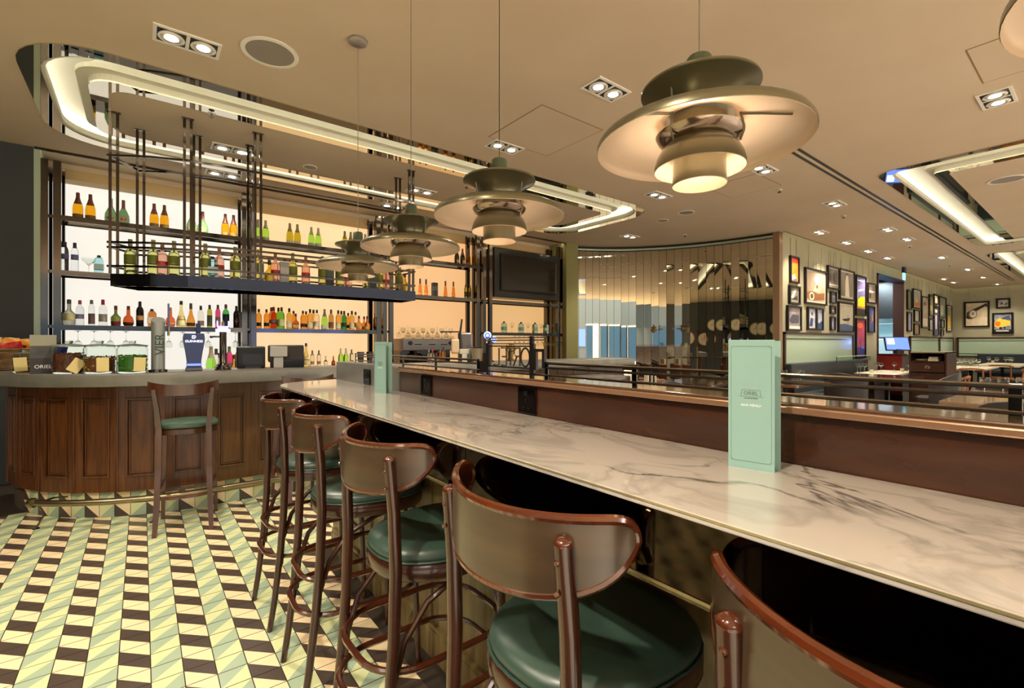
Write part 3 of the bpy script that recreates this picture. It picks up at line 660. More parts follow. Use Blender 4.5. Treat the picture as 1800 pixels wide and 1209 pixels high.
# ---------------------------------------------------------------- the bar counter
bar = thing('bar_counter', 'curved wooden bar counter with zinc top, panelled front and tiled plinth', 'bar counter')
def sweep(name, prof, s0, s1, m, n=60, par=bar, smooth=True):
    mb = MB(); k = len(prof); ss = [s0+(s1-s0)*i/n for i in range(n+1)]
    for s in ss:
        for off, z in prof: x, y = bar_pt(s, off); mb.v.append((x, y, z))
    for i in range(n):
        for j in range(k): mb.f.append((i*k+j, i*k+(j+1) % k, i*k+k+(j+1) % k, i*k+k+j)); mb.m.append(0)
    mb.f += [tuple(range(k)), tuple(range(n*k+k-1, n*k-1, -1))]; mb.m += [0, 0]
    return mb.build(name, m, par, smooth=smooth, ang=35)
top_prof = [(-.40, 1.03), (.176, 1.03), (.182, 1.034), (.184, 1.04), (.184, 1.118), (.181, 1.126), (.174, 1.13), (-.40, 1.13)]
sweep('countertop', top_prof, -2.3, .56, ZINC, 60); sweep('countertop', top_prof, .5605, 5.42, ZINC, 12)
sweep('carcass', [(-.36, .0), (-.02, .0), (-.02, .20), (.012, .20), (.012, 1.03), (-.36, 1.03)], -2.25, 5.35, BARWOOD, 110)
def pbox(mb, p, q, a, b, z0, z1, d0, d1):
    d = (q-p).normalized(); o = Vector((d.y, -d.x))
    P = [p+d*a+o*d0, p+d*b+o*d0, p+d*b+o*d1, p+d*a+o*d1]
    return mb.prism([(v.x, v.y) for v in P], z0, z1)
for i in range(-7, 16):
    p, q = Vector(bar_pt(i*.305, .012)), Vector(bar_pt((i+1)*.305, .012)); L = (q-p).length
    wd = BARWOOD if i < 0 else BARWOOD2
    mb = MB(); pbox(mb, p, q, 0, .052, .20, 1.03, 0, .018); pbox(mb, p, q, L-.052, L, .20, 1.03, 0, .018)
    pbox(mb, p, q, .052, L-.052, .93, 1.03, 0, .018); pbox(mb, p, q, .052, L-.052, .20, .315, 0, .018)
    fr_ = mb.build('panel_frame', wd, bar, bevel=.002)
    md = MB()
    for (g, w_, d1) in ((.052, .014, .026), (.074, .008, .016)):
        z0, z1 = .315+(g-.052), .93-(g-.052)
        pbox(md, p, q, g, g+w_, z0, z1, 0, d1); pbox(md, p, q, L-g-w_, L-g, z0, z1, 0, d1)
        pbox(md, p, q, g+w_, L-g-w_, z0, z0+w_, 0, d1); pbox(md, p, q, g+w_, L-g-w_, z1-w_, z1, 0, d1)
    md.build('panel_moulding', wd, fr_, bevel=.002)
    f2 = MB(); pbox(f2, p, q, .086, L-.086, .35, .895, 0, .010); f2.build('panel_field', wd, fr_)
    st = MB(); pbox(st, p, q, -.006, .006, .20, 1.03, .0, .026); st.build('stile_bead', wd, fr_, bevel=.002)
pl = MB(); sweep('plinth', [(-.3, 0), (-.012, 0), (-.012, .2), (-.3, .2)], -2.2, 5.3, mat('grout', '#4a4032', .8), 100)
for i in range(-14, 24):
    for row in (0, 1):
        g = .0015; p, q = Vector(bar_pt(i*TS+g, -.011)), Vector(bar_pt((i+1)*TS-g, -.011)); z0, z1 = row*.1+g, (row+1)*.1-g
        d = (q-p).normalized(); o = Vector((d.y, -d.x))*.006
        V = [(p.x, p.y, z0), (q.x, q.y, z0), (q.x, q.y, z1), (p.x, p.y, z1)]; F = [(x+o.x, y+o.y, z) for x, y, z in V]
        mb = MB(); a, b = ((0, 1) if i % 2 == 0 else (2, 3)) if row else ((0, 1) if i % 2 == 0 else (3, 2))
        if i % 2 == 0: mb.add(V+F, [(4, 5, 7)], a); mb.f.append((5, 6, 7)); mb.m.append(b)
        else: mb.add(V+F, [(4, 6, 7)], a); mb.f.append((4, 5, 6)); mb.m.append(b)
        for f_ in ((0, 1, 5, 4), (1, 2, 6, 5), (2, 3, 7, 6), (3, 0, 4, 7)): mb.f.append(f_); mb.m.append(0)
        mb.build('tile', TM, bar)
ft = thing('foot_rail', 'curved worn steel foot rail in front of the tiled plinth', 'foot rail')
MB().tube([(*bar_pt(-1.03+i*.08, .21), .185) for i in range(74)], .0235, 14).build('rail_tube', BRASSY, ft, smooth=True)
MB().lathe([(.0001, -.02), (.034, -.018), (.038, 0), (.034, .018), (.0001, .02)], n=18).build('end_collar', BRASSY, ft, (*bar_pt(-1.04, .21), .185), rot=(0, PI/2, -.8), smooth=True)
for s_ in (-1.0, -.33, .52, 1.6, 2.8, 4.0):
    x, y = bar_pt(s_, .21); x1, y1 = bar_pt(s_, .0); x2, y2 = bar_pt(s_, .17)
    g = MB().tube([(x, y, .185), ((x+x1)/2, (y+y1)/2, .19), (x1, y1, .165)], .007, 8).tube([(x, y, .17), (x2, y2, .08), (x-.01, y, .003)], .006, 8).lathe([(.0001, 0), (.022, 0), (.018, .006), (.0001, .007)], (x-.01, y), 12)
    g.build('bracket', CHROME, ft, smooth=True)

# ---------------------------------------------------------------- bottle shelving behind the bar
sh = thing('bottle_shelving', 'tall polished steel shelving unit against the backlit wall', 'shelving')
GX = [(-.728, .048), (1.045, .05), (2.81, .10), (4.585, .13), (6.38, .06)]
for gx, dd in GX:
    for x in ((gx-dd, gx+dd) if dd < .09 else (gx-dd, gx, gx+dd)):
        for y in (6.65, 6.95):
            MB().box(x-.03, x+.03, y-.03, y+.03, .94, 3.21).build('upright', CHROME if y < 6.8 else CHROME_D, sh)
    for z in (1.535, 2.095, 2.655): MB().box(gx-dd, gx+dd, 6.66, 6.70, z-.02, z+.01).build('crosspiece', CHROME, sh)
SHZ = {1: 2.665, 2: 2.105, 3: 1.546}
def bay(n): return GX[n][0]+GX[n][1]+.03, GX[n+1][0]-GX[n+1][1]-.03
for k, z in SHZ.items():
    for b in range(4):
        if (k == 3 and b == 2) or (k == 1 and b == 3): continue
        a, c = bay(b)
        s_ = MB().box(a, c, 6.64, 6.95, z-.012, z).build('shelf', CHROME_D, sh)
        MB().box(a, c, 6.625, 6.64, z-.052, z).build('shelf_edge', CHROME, s_)
        MB().box(a, c, 6.935, 6.95, z-.045, z-.012).build('rear_edge', CHROME, s_)
bc = thing('back_counter', 'steel topped work counter below the bottle shelving', 'counter')
MB().box(-.78, 6.4, 6.48, 7.14, .90, .94).build('worktop', CHROME, bc); MB().box(-.76, 6.38, 6.52, 7.12, 0, .90).build('carcass', BLACK, bc)

# hanging rack over the bar
rk = thing('hanging_rack', 'ceiling hung steel rack over the bar holding a row of bottles', 'rack')
F = [(-.21, 5.20), (.05, 5.04), (.31, 4.94), (.60, 4.90), (.85, 4.89), (2.42, 4.88)]
B = [(-.03, 5.49), (.18, 5.37), (.40, 5.30), (.62, 5.26), (.85, 5.24), (2.42, 5.22)]
MB().prism(F+B[::-1], 1.925, 1.940).build('tray', CHROME_D, rk)
def band(P, z0, z1, th, name):
    mb = MB(); n = len(P); o = [(x, y-th) for x, y in P]; mb.prism(P+o[::-1], z0, z1); return mb.build(name, mat('rack fascia', '#4c4a52', .08, 1.0), rk)
band(F, 1.838, 1.942, .012, 'fascia'); band([(x, y+.006) for x, y in B], 1.838, 1.942, .006, 'rear_fascia')
MB().box(2.41, 2.425, 4.87, 5.23, 1.838, 1.942).build('end_fascia', _m['rack fascia'], rk)
MB().prism([F[0], (F[0][0]+.012, F[0][1]-.006), (B[0][0]+.012, B[0][1]-.006), B[0]], 1.838, 1.942).build('end_fascia', _m['rack fascia'], rk)
for z in (2.93, 2.205, 2.163, 2.005):
    MB().tube([(x, y-.012, z) for x, y in [(F[0][0]-.02, F[0][1]+.01)]+F], .0125, 4).build('rail', CHROME_D, rk)
    MB().tube([(x, y+.012, z) for x, y in B], .0115, 4).build('rail', CHROME_D, rk)
    MB().tube([(F[-1][0], F[-1][1], z), (B[-1][0], B[-1][1], z)], .0115, 4).build('rail', CHROME_D, rk)
    MB().tube([(F[0][0], F[0][1], z), (B[0][0], B[0][1], z)], .0115, 4).build('rail', CHROME_D, rk)
for x, y in ((-.187, 5.185), (.31, 4.94), (.842, 4.89), (2.383, 4.89), (-.011, 5.475), (.403, 5.30), (.839, 5.24), (2.37, 5.21)):
    for dx in (-.024, .024):
        MB().box(x+dx-.0105, x+dx+.0105, y-.0105, y+.0105, 1.94, CEIL-.002).build('hanger_post', CHROME_D, rk)
    MB().box(x-.045, x+.045, y-.018, y+.018, CEIL-.008, CEIL-.002).build('ceiling_plate', CHROME_D, rk)

# television in the fourth bay
tv = thing('television', 'flat black television in a deep black surround right of shelves', 'television')
a_, b_ = ony(866, 500, 6.60), ony(984, 500, 6.60)
x0, x1 = a_.x+.04, b_.x
MB().box(x0, x1, 6.60, 6.95, 2.16, 3.02).build('surround', mat('tv surround', '#16120f', .35, coat=.3), tv, bevel=.01)
MB().box(x0+.12, x1-.12, 6.575, 6.60, 2.27, 2.92).build('bezel', BLACK, tv, bevel=.008)
MB().box(x0+.15, x1-.15, 6.572, 6.576, 2.31, 2.89).build('screen', mat('tv glass', '#23211c', .06, .5, coat=1), tv)
MB().box(x1-.14, x1-.128, 6.568, 6.576, 2.30, 2.85).build('side_highlight', mat('painted gold highlight', '#b9923e', .25, .9), tv)  # highlight painted as a gold strip beside the screen

# ---------------------------------------------------------------- bottles
PROF = {
 'champ': [(.0001, 0), (.040, 0), (.0435, .006), (.0435, .125), (.039, .160), (.024, .205), (.0155, .240), (.0145, .292)],
 'flask': [(.0001, 0), (.046, 0), (.050, .008), (.056, .060), (.052, .110), (.030, .165), (.0150, .195), (.0140, .280)],
 'tall': [(.0001, 0), (.034, 0), (.0365, .005), (.0365, .185), (.030, .212), (.0145, .232), (.0135, .290)],
 'round': [(.0001, 0), (.034, 0), (.046, .020), (.049, .060), (.040, .100), (.018, .125), (.0165, .175), (.0135, .20), (.0135, .225)],
 'squat': [(.0001, 0), (.040, 0), (.043, .006), (.047, .085), (.046, .105), (.020, .135), (.0150, .15), (.0140, .235)],
 'cone': [(.0001, 0), (.042, 0), (.044, .006), (.043, .075), (.020, .160), (.0145, .20), (.0135, .285)],
 'cello': [(.0001, 0), (.030, 0), (.031, .006), (.030, .075), (.026, .11), (.024, .15), (.0135, .20), (.0125, .275)],
 'slim': [(.0001, 0), (.026, 0), (.027, .005), (.027, .19), (.022, .215), (.012, .235), (.012, .275)],
 'box': [(.0001, 0), (.055, 0), (.055, .27), (.0001, .27)],
 'sq': [(.0001, 0), (.052, 0), (.055, .006), (.055, .150), (.045, .168), (.0155, .185), (.015, .205)],
 'dome': [(.0001, 0), (.041, 0), (.043, .006), (.043, .185), (.036, .215), (.016, .235), (.0145, .245), (.0145, .315)]}
# name: profile, glass colour, opacity(0 clear), cap colour, cap z0 (fraction), label colour, label z0, z1, scale
def pale(c):
    return '#'+''.join('%02x' % int(255*(int(c[i:i+2], 16)/255)**.62) for i in (1, 3, 5))
def G(c, t=1.0, r=.04):
    if t > .5: c = pale(c)
    return mat('bottle glass '+c+str(t), c, r, trans=t, ior=1.2 if t > .5 else 1.45, coat=.3)
def Pm(c, r=.45): return mat('bottle paper '+c, c, r)
KIND = {
 'orange': ('champ', '#f08a08', .9, '#6f3620', .60, '#7d5f2c', .012, .062, 1.0, 'champagne bottle with orange label'),
 'pinklab': ('flask', '#5a8a4c', .6, '#6f3534', .66, '#d98a72', .030, .085, 1.0, 'broad green bottle with pink label'),
 'greench': ('champ', '#8ff03a', .9, '#b5a889', .64, '#b9bda8', .010, .065, .97, 'lime green sparkling bottle'),
 'yellch': ('champ', '#b9a812', .85, '#8b7c55', .64, '#d5c99a', .015, .060, 1.0, 'olive yellow sparkling bottle'),
 'palech': ('champ', '#c9c59e', .8, '#a39a78', .64, '#d5c99a', .015, .060, 1.0, 'pale sparkling bottle'),
 'darkpink': ('champ', '#1c2a18', .3, '#7a3830', .66, '#e0977a', .040, .090, .97, 'dark bottle with round pink label'),
 'noilly': ('dome', '#c6c65c', .95, '#8f9467', .80, '#6e7420', .105, .180, 1.0, 'pale green bottle with olive label'),
 'peach': ('dome', '#f2a486', .80, '#9a6b58', .84, '#b2352e', .105, .140, .93, 'peach coloured bottle with red square label'),
 'bluegin': ('sq', '#8fd6e0', .95, '#33404a', .86, '#a9c3c4', .05, .11, 1.0, 'pale blue square gin bottle'),
 'vodka': ('slim', '#e9f0f4', 1.0, '#4a3f4a', .82, '#7a7aa8', .12, .165, 1.15, 'clear vodka bottle with violet label'),
 'silverbox': ('box', '#9c9a93', 0, '#8b8983', .9, '#bdbab0', .08, .2, .8, 'silver grey gift carton'),
 'darkbox': ('box', '#2b3230', 0, '#2b3230', .9, '#4b5550', .12, .2, .85, 'dark green gift carton'),
 'gold': ('squat', '#e9a517', .9, '#4b3a20', .8, '#d8b040', .02, .08, .95, 'golden yellow bottle'),
 'apricot': ('cello', '#f07d20', .85, '#7b6a5a', .72, '#f39a4a', .03, .05, 1.0, 'slender orange liqueur bottle'),
 'spot': ('slim', '#d7b51c', .7, '#4b5230', .82, '#3e4318', .05, .14, .9, 'yellow bottle with dark patches'),
 'coconut': ('squat', '#eeeedd', .5, '#4d4b46', .83, '#d9d49a', .05, .10, 1.15, 'milky white bottle with palm label'),
 'whitevio': ('tall', '#e8ecec', .9, '#b8512c', .84, '#8d86b6', .08, .13, .92, 'clear bottle with violet label and orange cap'),
 'clearred': ('slim', '#e6ecec', .95, '#8b8c88', .84, '#7d5a5a', .02, .13, 1.0, 'clear square bottle with dark label'),
 'redcap': ('tall', '#eef2ee', .95, '#c22a28', .80, '#a9a59a', .05, .13, .98, 'clear spirit bottle with red cap'),
 'greenred': ('squat', '#5f6a24', .55, '#8d3630', .80, '#7d1c20', .003, .055, .95, 'squat green bottle with dark red base'),
 'orround': ('round', '#c33c14', .8, '#8a2a1a', .82, '#3b2a18', .015, .045, 1.0, 'round amber bottle with red ribbon'),
 'cream': ('tall', '#1e1512', .1, '#2a2422', .80, '#e2a268', .075, .125, .97, 'dark brown cream liqueur bottle'),
 'amaretto': ('sq', '#c05a24', .85, '#5a5048', .86, '#e5d3a0', .04, .11, .98, 'square amber bottle with cream label'),
 'fan': ('round', '#d9481c', .85, '#c0b8a8', .85, '#e8b080', .03, .05, 1.0, 'wide round orange red bottle'),
 'yellow': ('cone', '#e6c867', .95, '#4d4226', .86, '#efe3a8', .02, .12, 1.08, 'tall pale gold bottle'),
 'cognac': ('cone', '#e0761c', .9, '#6c6458', .76, '#3a2a1c', .02, .055, 1.0, 'amber cone shaped bottle'),
 'clearamb': ('tall', '#eee4d4', .95, '#4c4c52', .80, '#8c7460', .03, .09, .9, 'clear bottle with amber base'),
 'olive': ('slim', '#a39a2a', .85, '#4c4a34', .82, '#57563e', .02, .15, 1.0, 'olive green bottle with grey label'),
 'pinkred': ('slim', '#e02a58', .85, '#6a6a3c', .82, '#8d8a86', .05, .13, 1.02, 'bright pink red bottle'),
 'greenblk': ('tall', '#2fae3a', .8, '#8a2420', .83, '#151c2c', .01, .17, 1.0, 'green bottle with black label'),
 'black': ('tall', '#241a1c', .3, '#3c3634', .80, '#5a1c24', .09, .11, .95, 'black liqueur bottle'),
 'whisky': ('tall', '#e0831e', .92, '#3a2a22', .84, '#33261e', .04, .09, .86, 'amber whisky bottle with dark label'),
 'whiskyl': ('tall', '#dd9a3a', .92, '#3f342c', .82, '#dccfa4', .02, .11, .95, 'amber whisky bottle with cream label'),
 'whiskyred': ('tall', '#d0561e', .9, '#6a2018', .82, '#6a5560', .08, .12, .98, 'reddish whisky bottle with round label'),
 'whgreen': ('tall', '#4fae1c', .9, '#5a2a1c', .82, '#c9d29a', .04, .13, .98, 'green whiskey bottle with pale label'),
 'whclear': ('tall', '#f0e4cc', .95, '#4b4440', .84, '#d8cdb6', .05, .12, .93, 'nearly empty clear whisky bottle'),
 'whbrown': ('tall', '#b67c36', .9, '#6a5030', .8, '#7a5c28', .03, .11, .97, 'brown whisky bottle'),
 'dgreen': ('tall', '#1f8a28', .8, '#1f2c20', .8, '#1e3c20', .05, .11, .93, 'dark green whisky bottle'),
 'bourbon': ('squat', '#d8742a', .9, '#9a2a20', .82, '#d9a25a', .02, .07, .88, 'squat bourbon bottle with red cap')}
_bm = {}
def bottle(kind, label, group, loc, rz=0.0):
    prof, gc, tr, cc, cz, lc, l0, l1, sc, _ = KIND[kind]
    if kind not in _bm:
        P = [(r*sc if prof != 'box' else r, z*sc) for r, z in PROF[prof]]; H = P[-1][1]; n = 4 if prof in ('sq', 'box') else 18
        rad = lambda z: next(P[i][0]+(P[i+1][0]-P[i][0])*(z-P[i][1])/max(P[i+1][1]-P[i][1], 1e-6) for i in range(len(P)-1) if P[i+1][1] >= z-1e-6 and P[i+1][1] > P[i][1])
        q = MB().lathe(P, n=n); b = q.build('glass_body' if prof != 'box' else 'carton', G(gc, tr) if prof != 'box' else Pm(gc), None, smooth=True, ang=50)
        parts = [(b, 'glass_body' if prof != 'box' else 'carton')]
        if prof != 'box':
            c0 = H*cz; zs = [c0]+[z for _, z in P if z > c0+.004]; zs[-1] = H
            cp = [(rad(z)+.0012, z) for z in zs]+[(.0001, H+.003)]
            parts.append((MB().lathe(cp, n=14, cap=False).build('cap', Pm(cc, .35), None, smooth=True, ang=50), 'cap'))
        l0, l1 = l0*sc, l1*sc; k = 18 if n != 4 else 4
        if prof == 'flask' or kind == 'darkpink':
            zc = (l0+l1)/2; h2 = (l1-l0)/2; mb = MB(); R = [];
            for i in range(14):
                a = 2*PI*i/14; th = .62*math.cos(a); z = zc+h2*math.sin(a); rr = rad(z)+.0012; R.append((rr*math.sin(th), -rr*math.cos(th), z))
            mb.add([(0, -(rad(zc)+.0014), zc)]+R, [(0, 1+i, 1+(i+1) % 14) for i in range(14)])
            lb = mb.build('paper_label', Pm(lc), None)
        else: lb = MB().lathe([(rad(l0)+.0008, l0), (rad((l0+l1)/2)+.0008, (l0+l1)/2), (rad(l1)+.0008, l1)], n=k, cap=False).build('paper_label', Pm(lc), None, smooth=(k > 4), ang=50)
        parts.append((lb, 'paper_label')); _bm[kind] = [(o.data, nm) for o, nm in parts]
        for o, _n in parts: bpy.data.objects.remove(o)
    t = thing('bottle', label, 'bottle', loc, rz, group)
    if kind.endswith('box'): t.name = 'gift_carton'; t['category'] = 'carton'
    for me, nm in _bm[kind]:
        o = bpy.data.objects.new(nm, me); COL.objects.link(o); o.parent = t
        if prof in ('sq', 'box'): o.rotation_euler = (0, 0, PI/4)
    return t
def row(specs, y, z, where, group):
    for i, (u, kind) in enumerate(specs):
        p = ony(u, 500, y); bottle(kind, '%s, %s from left %s' % (KIND[kind][9], ORD[i], where), group, (p.x, y, z), rnd.uniform(-.12, .12))
row([(137, 'orange'), (159, 'orange'), (195, 'pinklab'), (217, 'pinklab'), (271, 'orange'), (289, 'orange'), (337, 'pinklab'), (356.5, 'pinklab'), (396, 'orange'), (410.5, 'orange')], 6.80, 2.665, 'on top shelf, left bay', 'bottles on the top shelf')
row([(453.5, 'greench'), (467, 'greench'), (509.5, 'yellch'), (522.7, 'yellch'), (547.3, 'greench'), (559.5, 'greench'), (606, 'yellch'), (616.5, 'yellch'), (642, 'palech'), (653, 'palech')], 6.80, 2.665, 'on top shelf, second bay', 'bottles on the top shelf')
row([(803, 'darkpink'), (813, 'darkpink'), (823, 'orange'), (833.5, 'orange')], 6.80, 2.665, 'on top shelf beside television', 'bottles on the top shelf')
row([(114, 'vodka'), (131.5, 'vodka'), (174, 'bluegin')], 6.80, 2.105, 'on middle shelf, left bay', 'bottles on the middle shelf')
row([(738.5, 'apricot'), (749, 'apricot'), (764, 'darkbox'), (783, 'apricot'), (797, 'apricot'), (818.5, 'spot'), (826, 'spot')], 6.80, 2.105, 'on middle shelf, right bay', 'bottles on the middle shelf')
row([(121.5, 'coconut'), (140.5, 'whitevio'), (161, 'clearred'), (181, 'redcap'), (203.5, 'greenred'), (225.7, 'orround'), (246, 'cream'), (267, 'amaretto'), (299.5, 'fan'), (318.5, 'yellow'), (335.5, 'cognac'), (353, 'clearamb'), (368.5, 'olive'), (383, 'pinkred'), (397, 'greenblk'), (415.5, 'black')], 6.76, 1.546, 'on lower shelf, left bay', 'bottles on the lower shelf')
row([(455, 'whisky'), (468.5, 'whisky'), (481, 'whiskyred'), (495, 'whgreen'), (508.5, 'whiskyl'), (519.8, 'bourbon'), (532.5, 'whisky'), (545, 'whiskyl'), (557, 'whclear'), (570.5, 'greench'), (582, 'whbrown'), (594.5, 'whiskyl'), (605, 'dgreen'), (618.5, 'whiskyl'), (631, 'bourbon'), (645.5, 'bourbon'), (659.5, 'whisky')], 6.76, 1.546, 'on lower shelf, second bay', 'bottles on the lower shelf')
row([(448.5, 'whisky'), (477, 'whiskyred'), (489.5, 'whgreen'), (516, 'whisky'), (538, 'whisky'), (551, 'whiskyl'), (600, 'whiskyl'), (612, 'whisky'), (625, 'whclear'), (640, 'bourbon')], 6.86, 1.546, 'in rear row of lower shelf', 'bottles on the lower shelf')
row([(886, 'bluegin'), (916, 'bluegin'), (940.5, 'bluegin'), (959.5, 'bluegin')], 6.80, 1.546, 'on shelf below the television', 'gin bottles below the television')
# bottles on the hanging rack
RK = [(229, 'noilly'), (269.5, 'noilly'), (285.5, 'peach'), (306, 'noilly'), (361, 'noilly'), (373.5, 'bluegin'), (385.5, 'peach'), (413.5, 'noilly'), (455, 'noilly'), (473.5, 'gold'), (484, 'peach'), (499, 'silverbox'), (514.5, 'noilly'), (537.5, 'peach'), (567, 'noilly'), (578.5, 'darkbox'), (597, 'noilly'), (612, 'peach'), (644.5, 'noilly'), (654, 'darkbox'), (666.5, 'noilly'), (678, 'peach'), (701.5, 'noilly'), (711.5, 'gold')]
ORD += ['twenty-third', 'twenty-fourth']
for i, (u, kind) in enumerate(RK):
    y = 5.07
    for _ in range(4):
        x = ony(u, 500, y).x; y = 5.06 if x > .5 else 5.06+(.5-x)**2*.55
    bottle(kind, '%s, %s from left on hanging rack' % (KIND[kind][9], ORD[i]), 'bottles on the hanging rack', (x, y, 1.940), 0)

# ---------------------------------------------------------------- stemware
def wineglass(name, R=.036, H=.185, bowl=.085, tumbler=False):
    t = thing(name, '', 'glass')
    pr = [(.032, 0), (.030, .002), (.006, .006), (.0035, .014), (.0035, H-bowl), (.012, H-bowl+.006), (R*.85, H-bowl*.72), (R, H-bowl*.45), (R*.82, H)]
    pr2 = [(r-.0012 if r > .008 else .0001, z+.0012) for r, z in pr[5:]][::-1]
    MB().lathe(pr+[(R*.80, H)]+pr2+[(.0001, H-bowl+.010)], n=20, cap=False).build('bowl', GLASS, t, smooth=True, ang=60)
    return t
wg = wineglass('wine_glass'); wg.location = (*ony(137, 600, 6.79).xy, 1.492); wg.rotation_euler = (PI, 0, 0); wg['label'] = 'hanging wine glass, first from the left under lower shelf'; wg['group'] = 'hanging wine glasses under the lower shelf'
for i, u in enumerate([165.5, 194, 221.5, 297, 321, 366, 414]):
    o = dup(wg, (*ony(u, 600, 6.79).xy, 1.492), 0, 'hanging wine glass, %s from the left under lower shelf' % ORD[i+1]); o.rotation_euler = (PI, 0, 0)
for i, u in enumerate([905, 913, 921, 929, 937, 945, 953, 961, 969, 977]):
    o = dup(wg, (*ony(u, 600, 6.79).xy, 1.49), 0, 'hanging wine glass, %s from left below the television' % ORD[i], 'hanging glasses below the television'); o.rotation_euler = (PI, 0, 0)
cp = thing('coupe_glass', 'clear coupe glass between vodka and blue gin bottles', 'glass', (*ony(156, 470, 6.80).xy, 2.105))
MB().lathe([(.035, 0), (.032, .002), (.004, .008), (.0035, .085), (.02, .10), (.055, .135), (.062, .165), (.0605, .165), (.053, .137), (.0001, .102)], n=24, cap=False).build('bowl', GLASS, cp, smooth=True, ang=60)
for i, u in enumerate([900, 928, 951, 972]):
    dup(wg, (*ony(u, 600, 6.84).xy, 1.546), 0, 'wine glass standing %s among blue gin bottles' % ORD[i], 'glasses among the blue gin bottles')

# ---------------------------------------------------------------- things on the bar counter
def onbar(u, off):
    best = (9, None)
    for i in range(3000):
        w = 2.5+i*.002; r = (u-900)/832*w; x, y = r*_c+w*_s, -r*_s+w*_c
        o = 4.68-y if x >= .45 else math.hypot(x-.45, y-6.02)-1.34
        if (o <= off and y > 3): return (x, y, 1.13)
        if o < best[0] and y > 3: best = (o, (x, y, 1.13))
    return best[1]
FACE = lambda p: math.atan2(-p[0], p[1])   # turned to face the camera side
jar_c = [('#6b3a24', '#b5764a', 'reddish nut'), ('#7a4a24', '#c9a06a', 'mixed nut'), ('#3f7a28', '#86b04a', 'green pea')]
def jar(u, r, h, fillz, col, label):
    p = onbar(u, .07); t = thing('glass_jar', label, 'jar', p, FACE(p), 'lidded glass jars on the zinc counter')
    MB().lathe([(r*.9, 0), (r, .012), (r, h*.80), (r*.93, h*.86), (r*.93, h*.90), (r*.915, h*.90), (r*.975, h*.79), (r*.975, .016), (.0001, .008)], n=32, cap=False).build('jar_body', mat('jar glass', '#f4faf5', .02, trans=1, ior=1.1), t, smooth=True, ang=50)
    MB().lathe([(r*1.0, h*.885), (r*1.06, h*.90), (r*1.0, h*.925), (r*.45, h*.965), (r*.16, h*.985), (r*.24, h*1.03), (r*.22, h*1.07), (.0001, h*1.075)], n=32, cap=False).build('lid', mat('lid glass', '#e0eee6', .04, trans=.95, ior=1.2), t, smooth=True, ang=60)
    f = MB(); rr = random.Random(int(u)); n = 170
    for i in range(n):
        a = rr.uniform(0, 2*PI); q = rr.choice([.90, .93, .90, .6]) * r; z = rr.uniform(.02, fillz)
        if i % 3 == 0: z = fillz-.003+rr.uniform(-.006, .008); q = r*.9*math.sqrt(rr.random())
        s = r*.085*rr.uniform(.7, 1.2); x, y = q*math.cos(a), q*math.sin(a)
        f.add([(x-s, y, z), (x+s, y, z), (x, y-s, z), (x, y+s, z), (x, y, z-s*.8), (x, y, z+s*.8)], [(0, 2, 5), (2, 1, 5), (1, 3, 5), (3, 0, 5), (2, 0, 4), (1, 2, 4), (3, 1, 4), (0, 3, 4)], rr.choice([0, 0, 1]))
    f.lathe([(.0001, .014), (r*.9, .014), (r*.9, fillz-.01), (.0001, fillz-.008)], n=20)
    o = f.build('snack_fill', [Pm(col[0]), Pm(col[1])], t, kind='stuff')
    g = MB().prism([(-.036, -.002), (.036, -.002), (.036, 0), (-.036, 0)], 0, .105)
    tg = g.build('paper_tag', Pm('#cdbb7e'), t, ({44: -.02, 122: .01, 176: .015, 233: .04}[u], -r-.006, .016), rot=(0, {44: -.08, 122: .55, 176: 0, 233: .05}[u], 0))
    MB().tube([(0, .0, .08), (.003, .004, .13)], .0015, 5).build('string', Pm('#5f9c86'), tg)
    return t
jar(44, .068, .165, .06, jar_c[1], 'small glass jar with paper tag before the wicker basket')
jar(122, .100, .232, .150, jar_c[0], 'large glass jar of reddish nuts right of black card')
jar(176, .098, .232, .125, jar_c[1], 'glass jar of mixed nuts with upright paper tag')
jar(233, .096, .232, .135, jar_c[2], 'glass jar of green peas beside the beer column')
p = onbar(76, .13); t = thing('menu_card', 'grey and black photo card lettered ORIEL among the jars', 'card', p, FACE(p))
MB().box(-.072, .072, 0, .004, 0, .118).build('dark_lower_print', Pm('#2f2b30'), t); MB().box(-.072, .072, 0, .004, .118, .292).build('print', [mat('card photo', '#3b3a3c', .5, noise='#55534f', nscale=9)], t)
MB().box(-.072, .072, -.001, 0, .21, .292).build('pale_upper_print', Pm('#8f8d7c'), t)
text('lettering', 'ORIEL', .036, INKW, t, (0, -.002, .052), (PI/2, 0, 0), .0002)
p = onbar(14, -.03); t = thing('wicker_basket', 'brown wicker basket full of snack packets at left end', 'basket', p, FACE(p))
mb = MB()
for j in range(10):
    z = .012+j*.0165
    mb.tube([((.17+.003*j+.006*math.sin(k*PI+j*PI))*math.cos(2*PI*k/36), (.13+.003*j+.006*math.sin(k*PI+j*PI))*math.sin(2*PI*k/36), z) for k in range(36)], .0085, 6, closed=True)
mb.build('wicker_weave', mat('wicker', '#5e4426', .6, noise='#8a6a40', nscale=20), t, smooth=True, kind='stuff')
MB().tube([(.205*math.cos(2*PI*k/36), .165*math.sin(2*PI*k/36), .178) for k in range(36)], .011, 8, closed=True).build('rim', _m['wicker'], t, smooth=True)
bags = [(-.12, -.04, .20, .3, '#d02a22', 'red crisp packet at left of basket'), (-.02, -.07, .195, -.25, '#c81f24', 'second red crisp packet lying low at basket front'), (.07, -.03, .235, .12, '#f0a012', 'orange yellow crisp packet on top in basket'), (.13, .03, .24, -.1, '#d8d2c6', 'pale silver crisp packet at back of basket'), (-.05, .04, .25, .05, '#e8e0d2', 'white and red packet behind the orange one'), (.26, .08, .19, .15, '#28287a', 'dark blue packet between basket and big jar')]
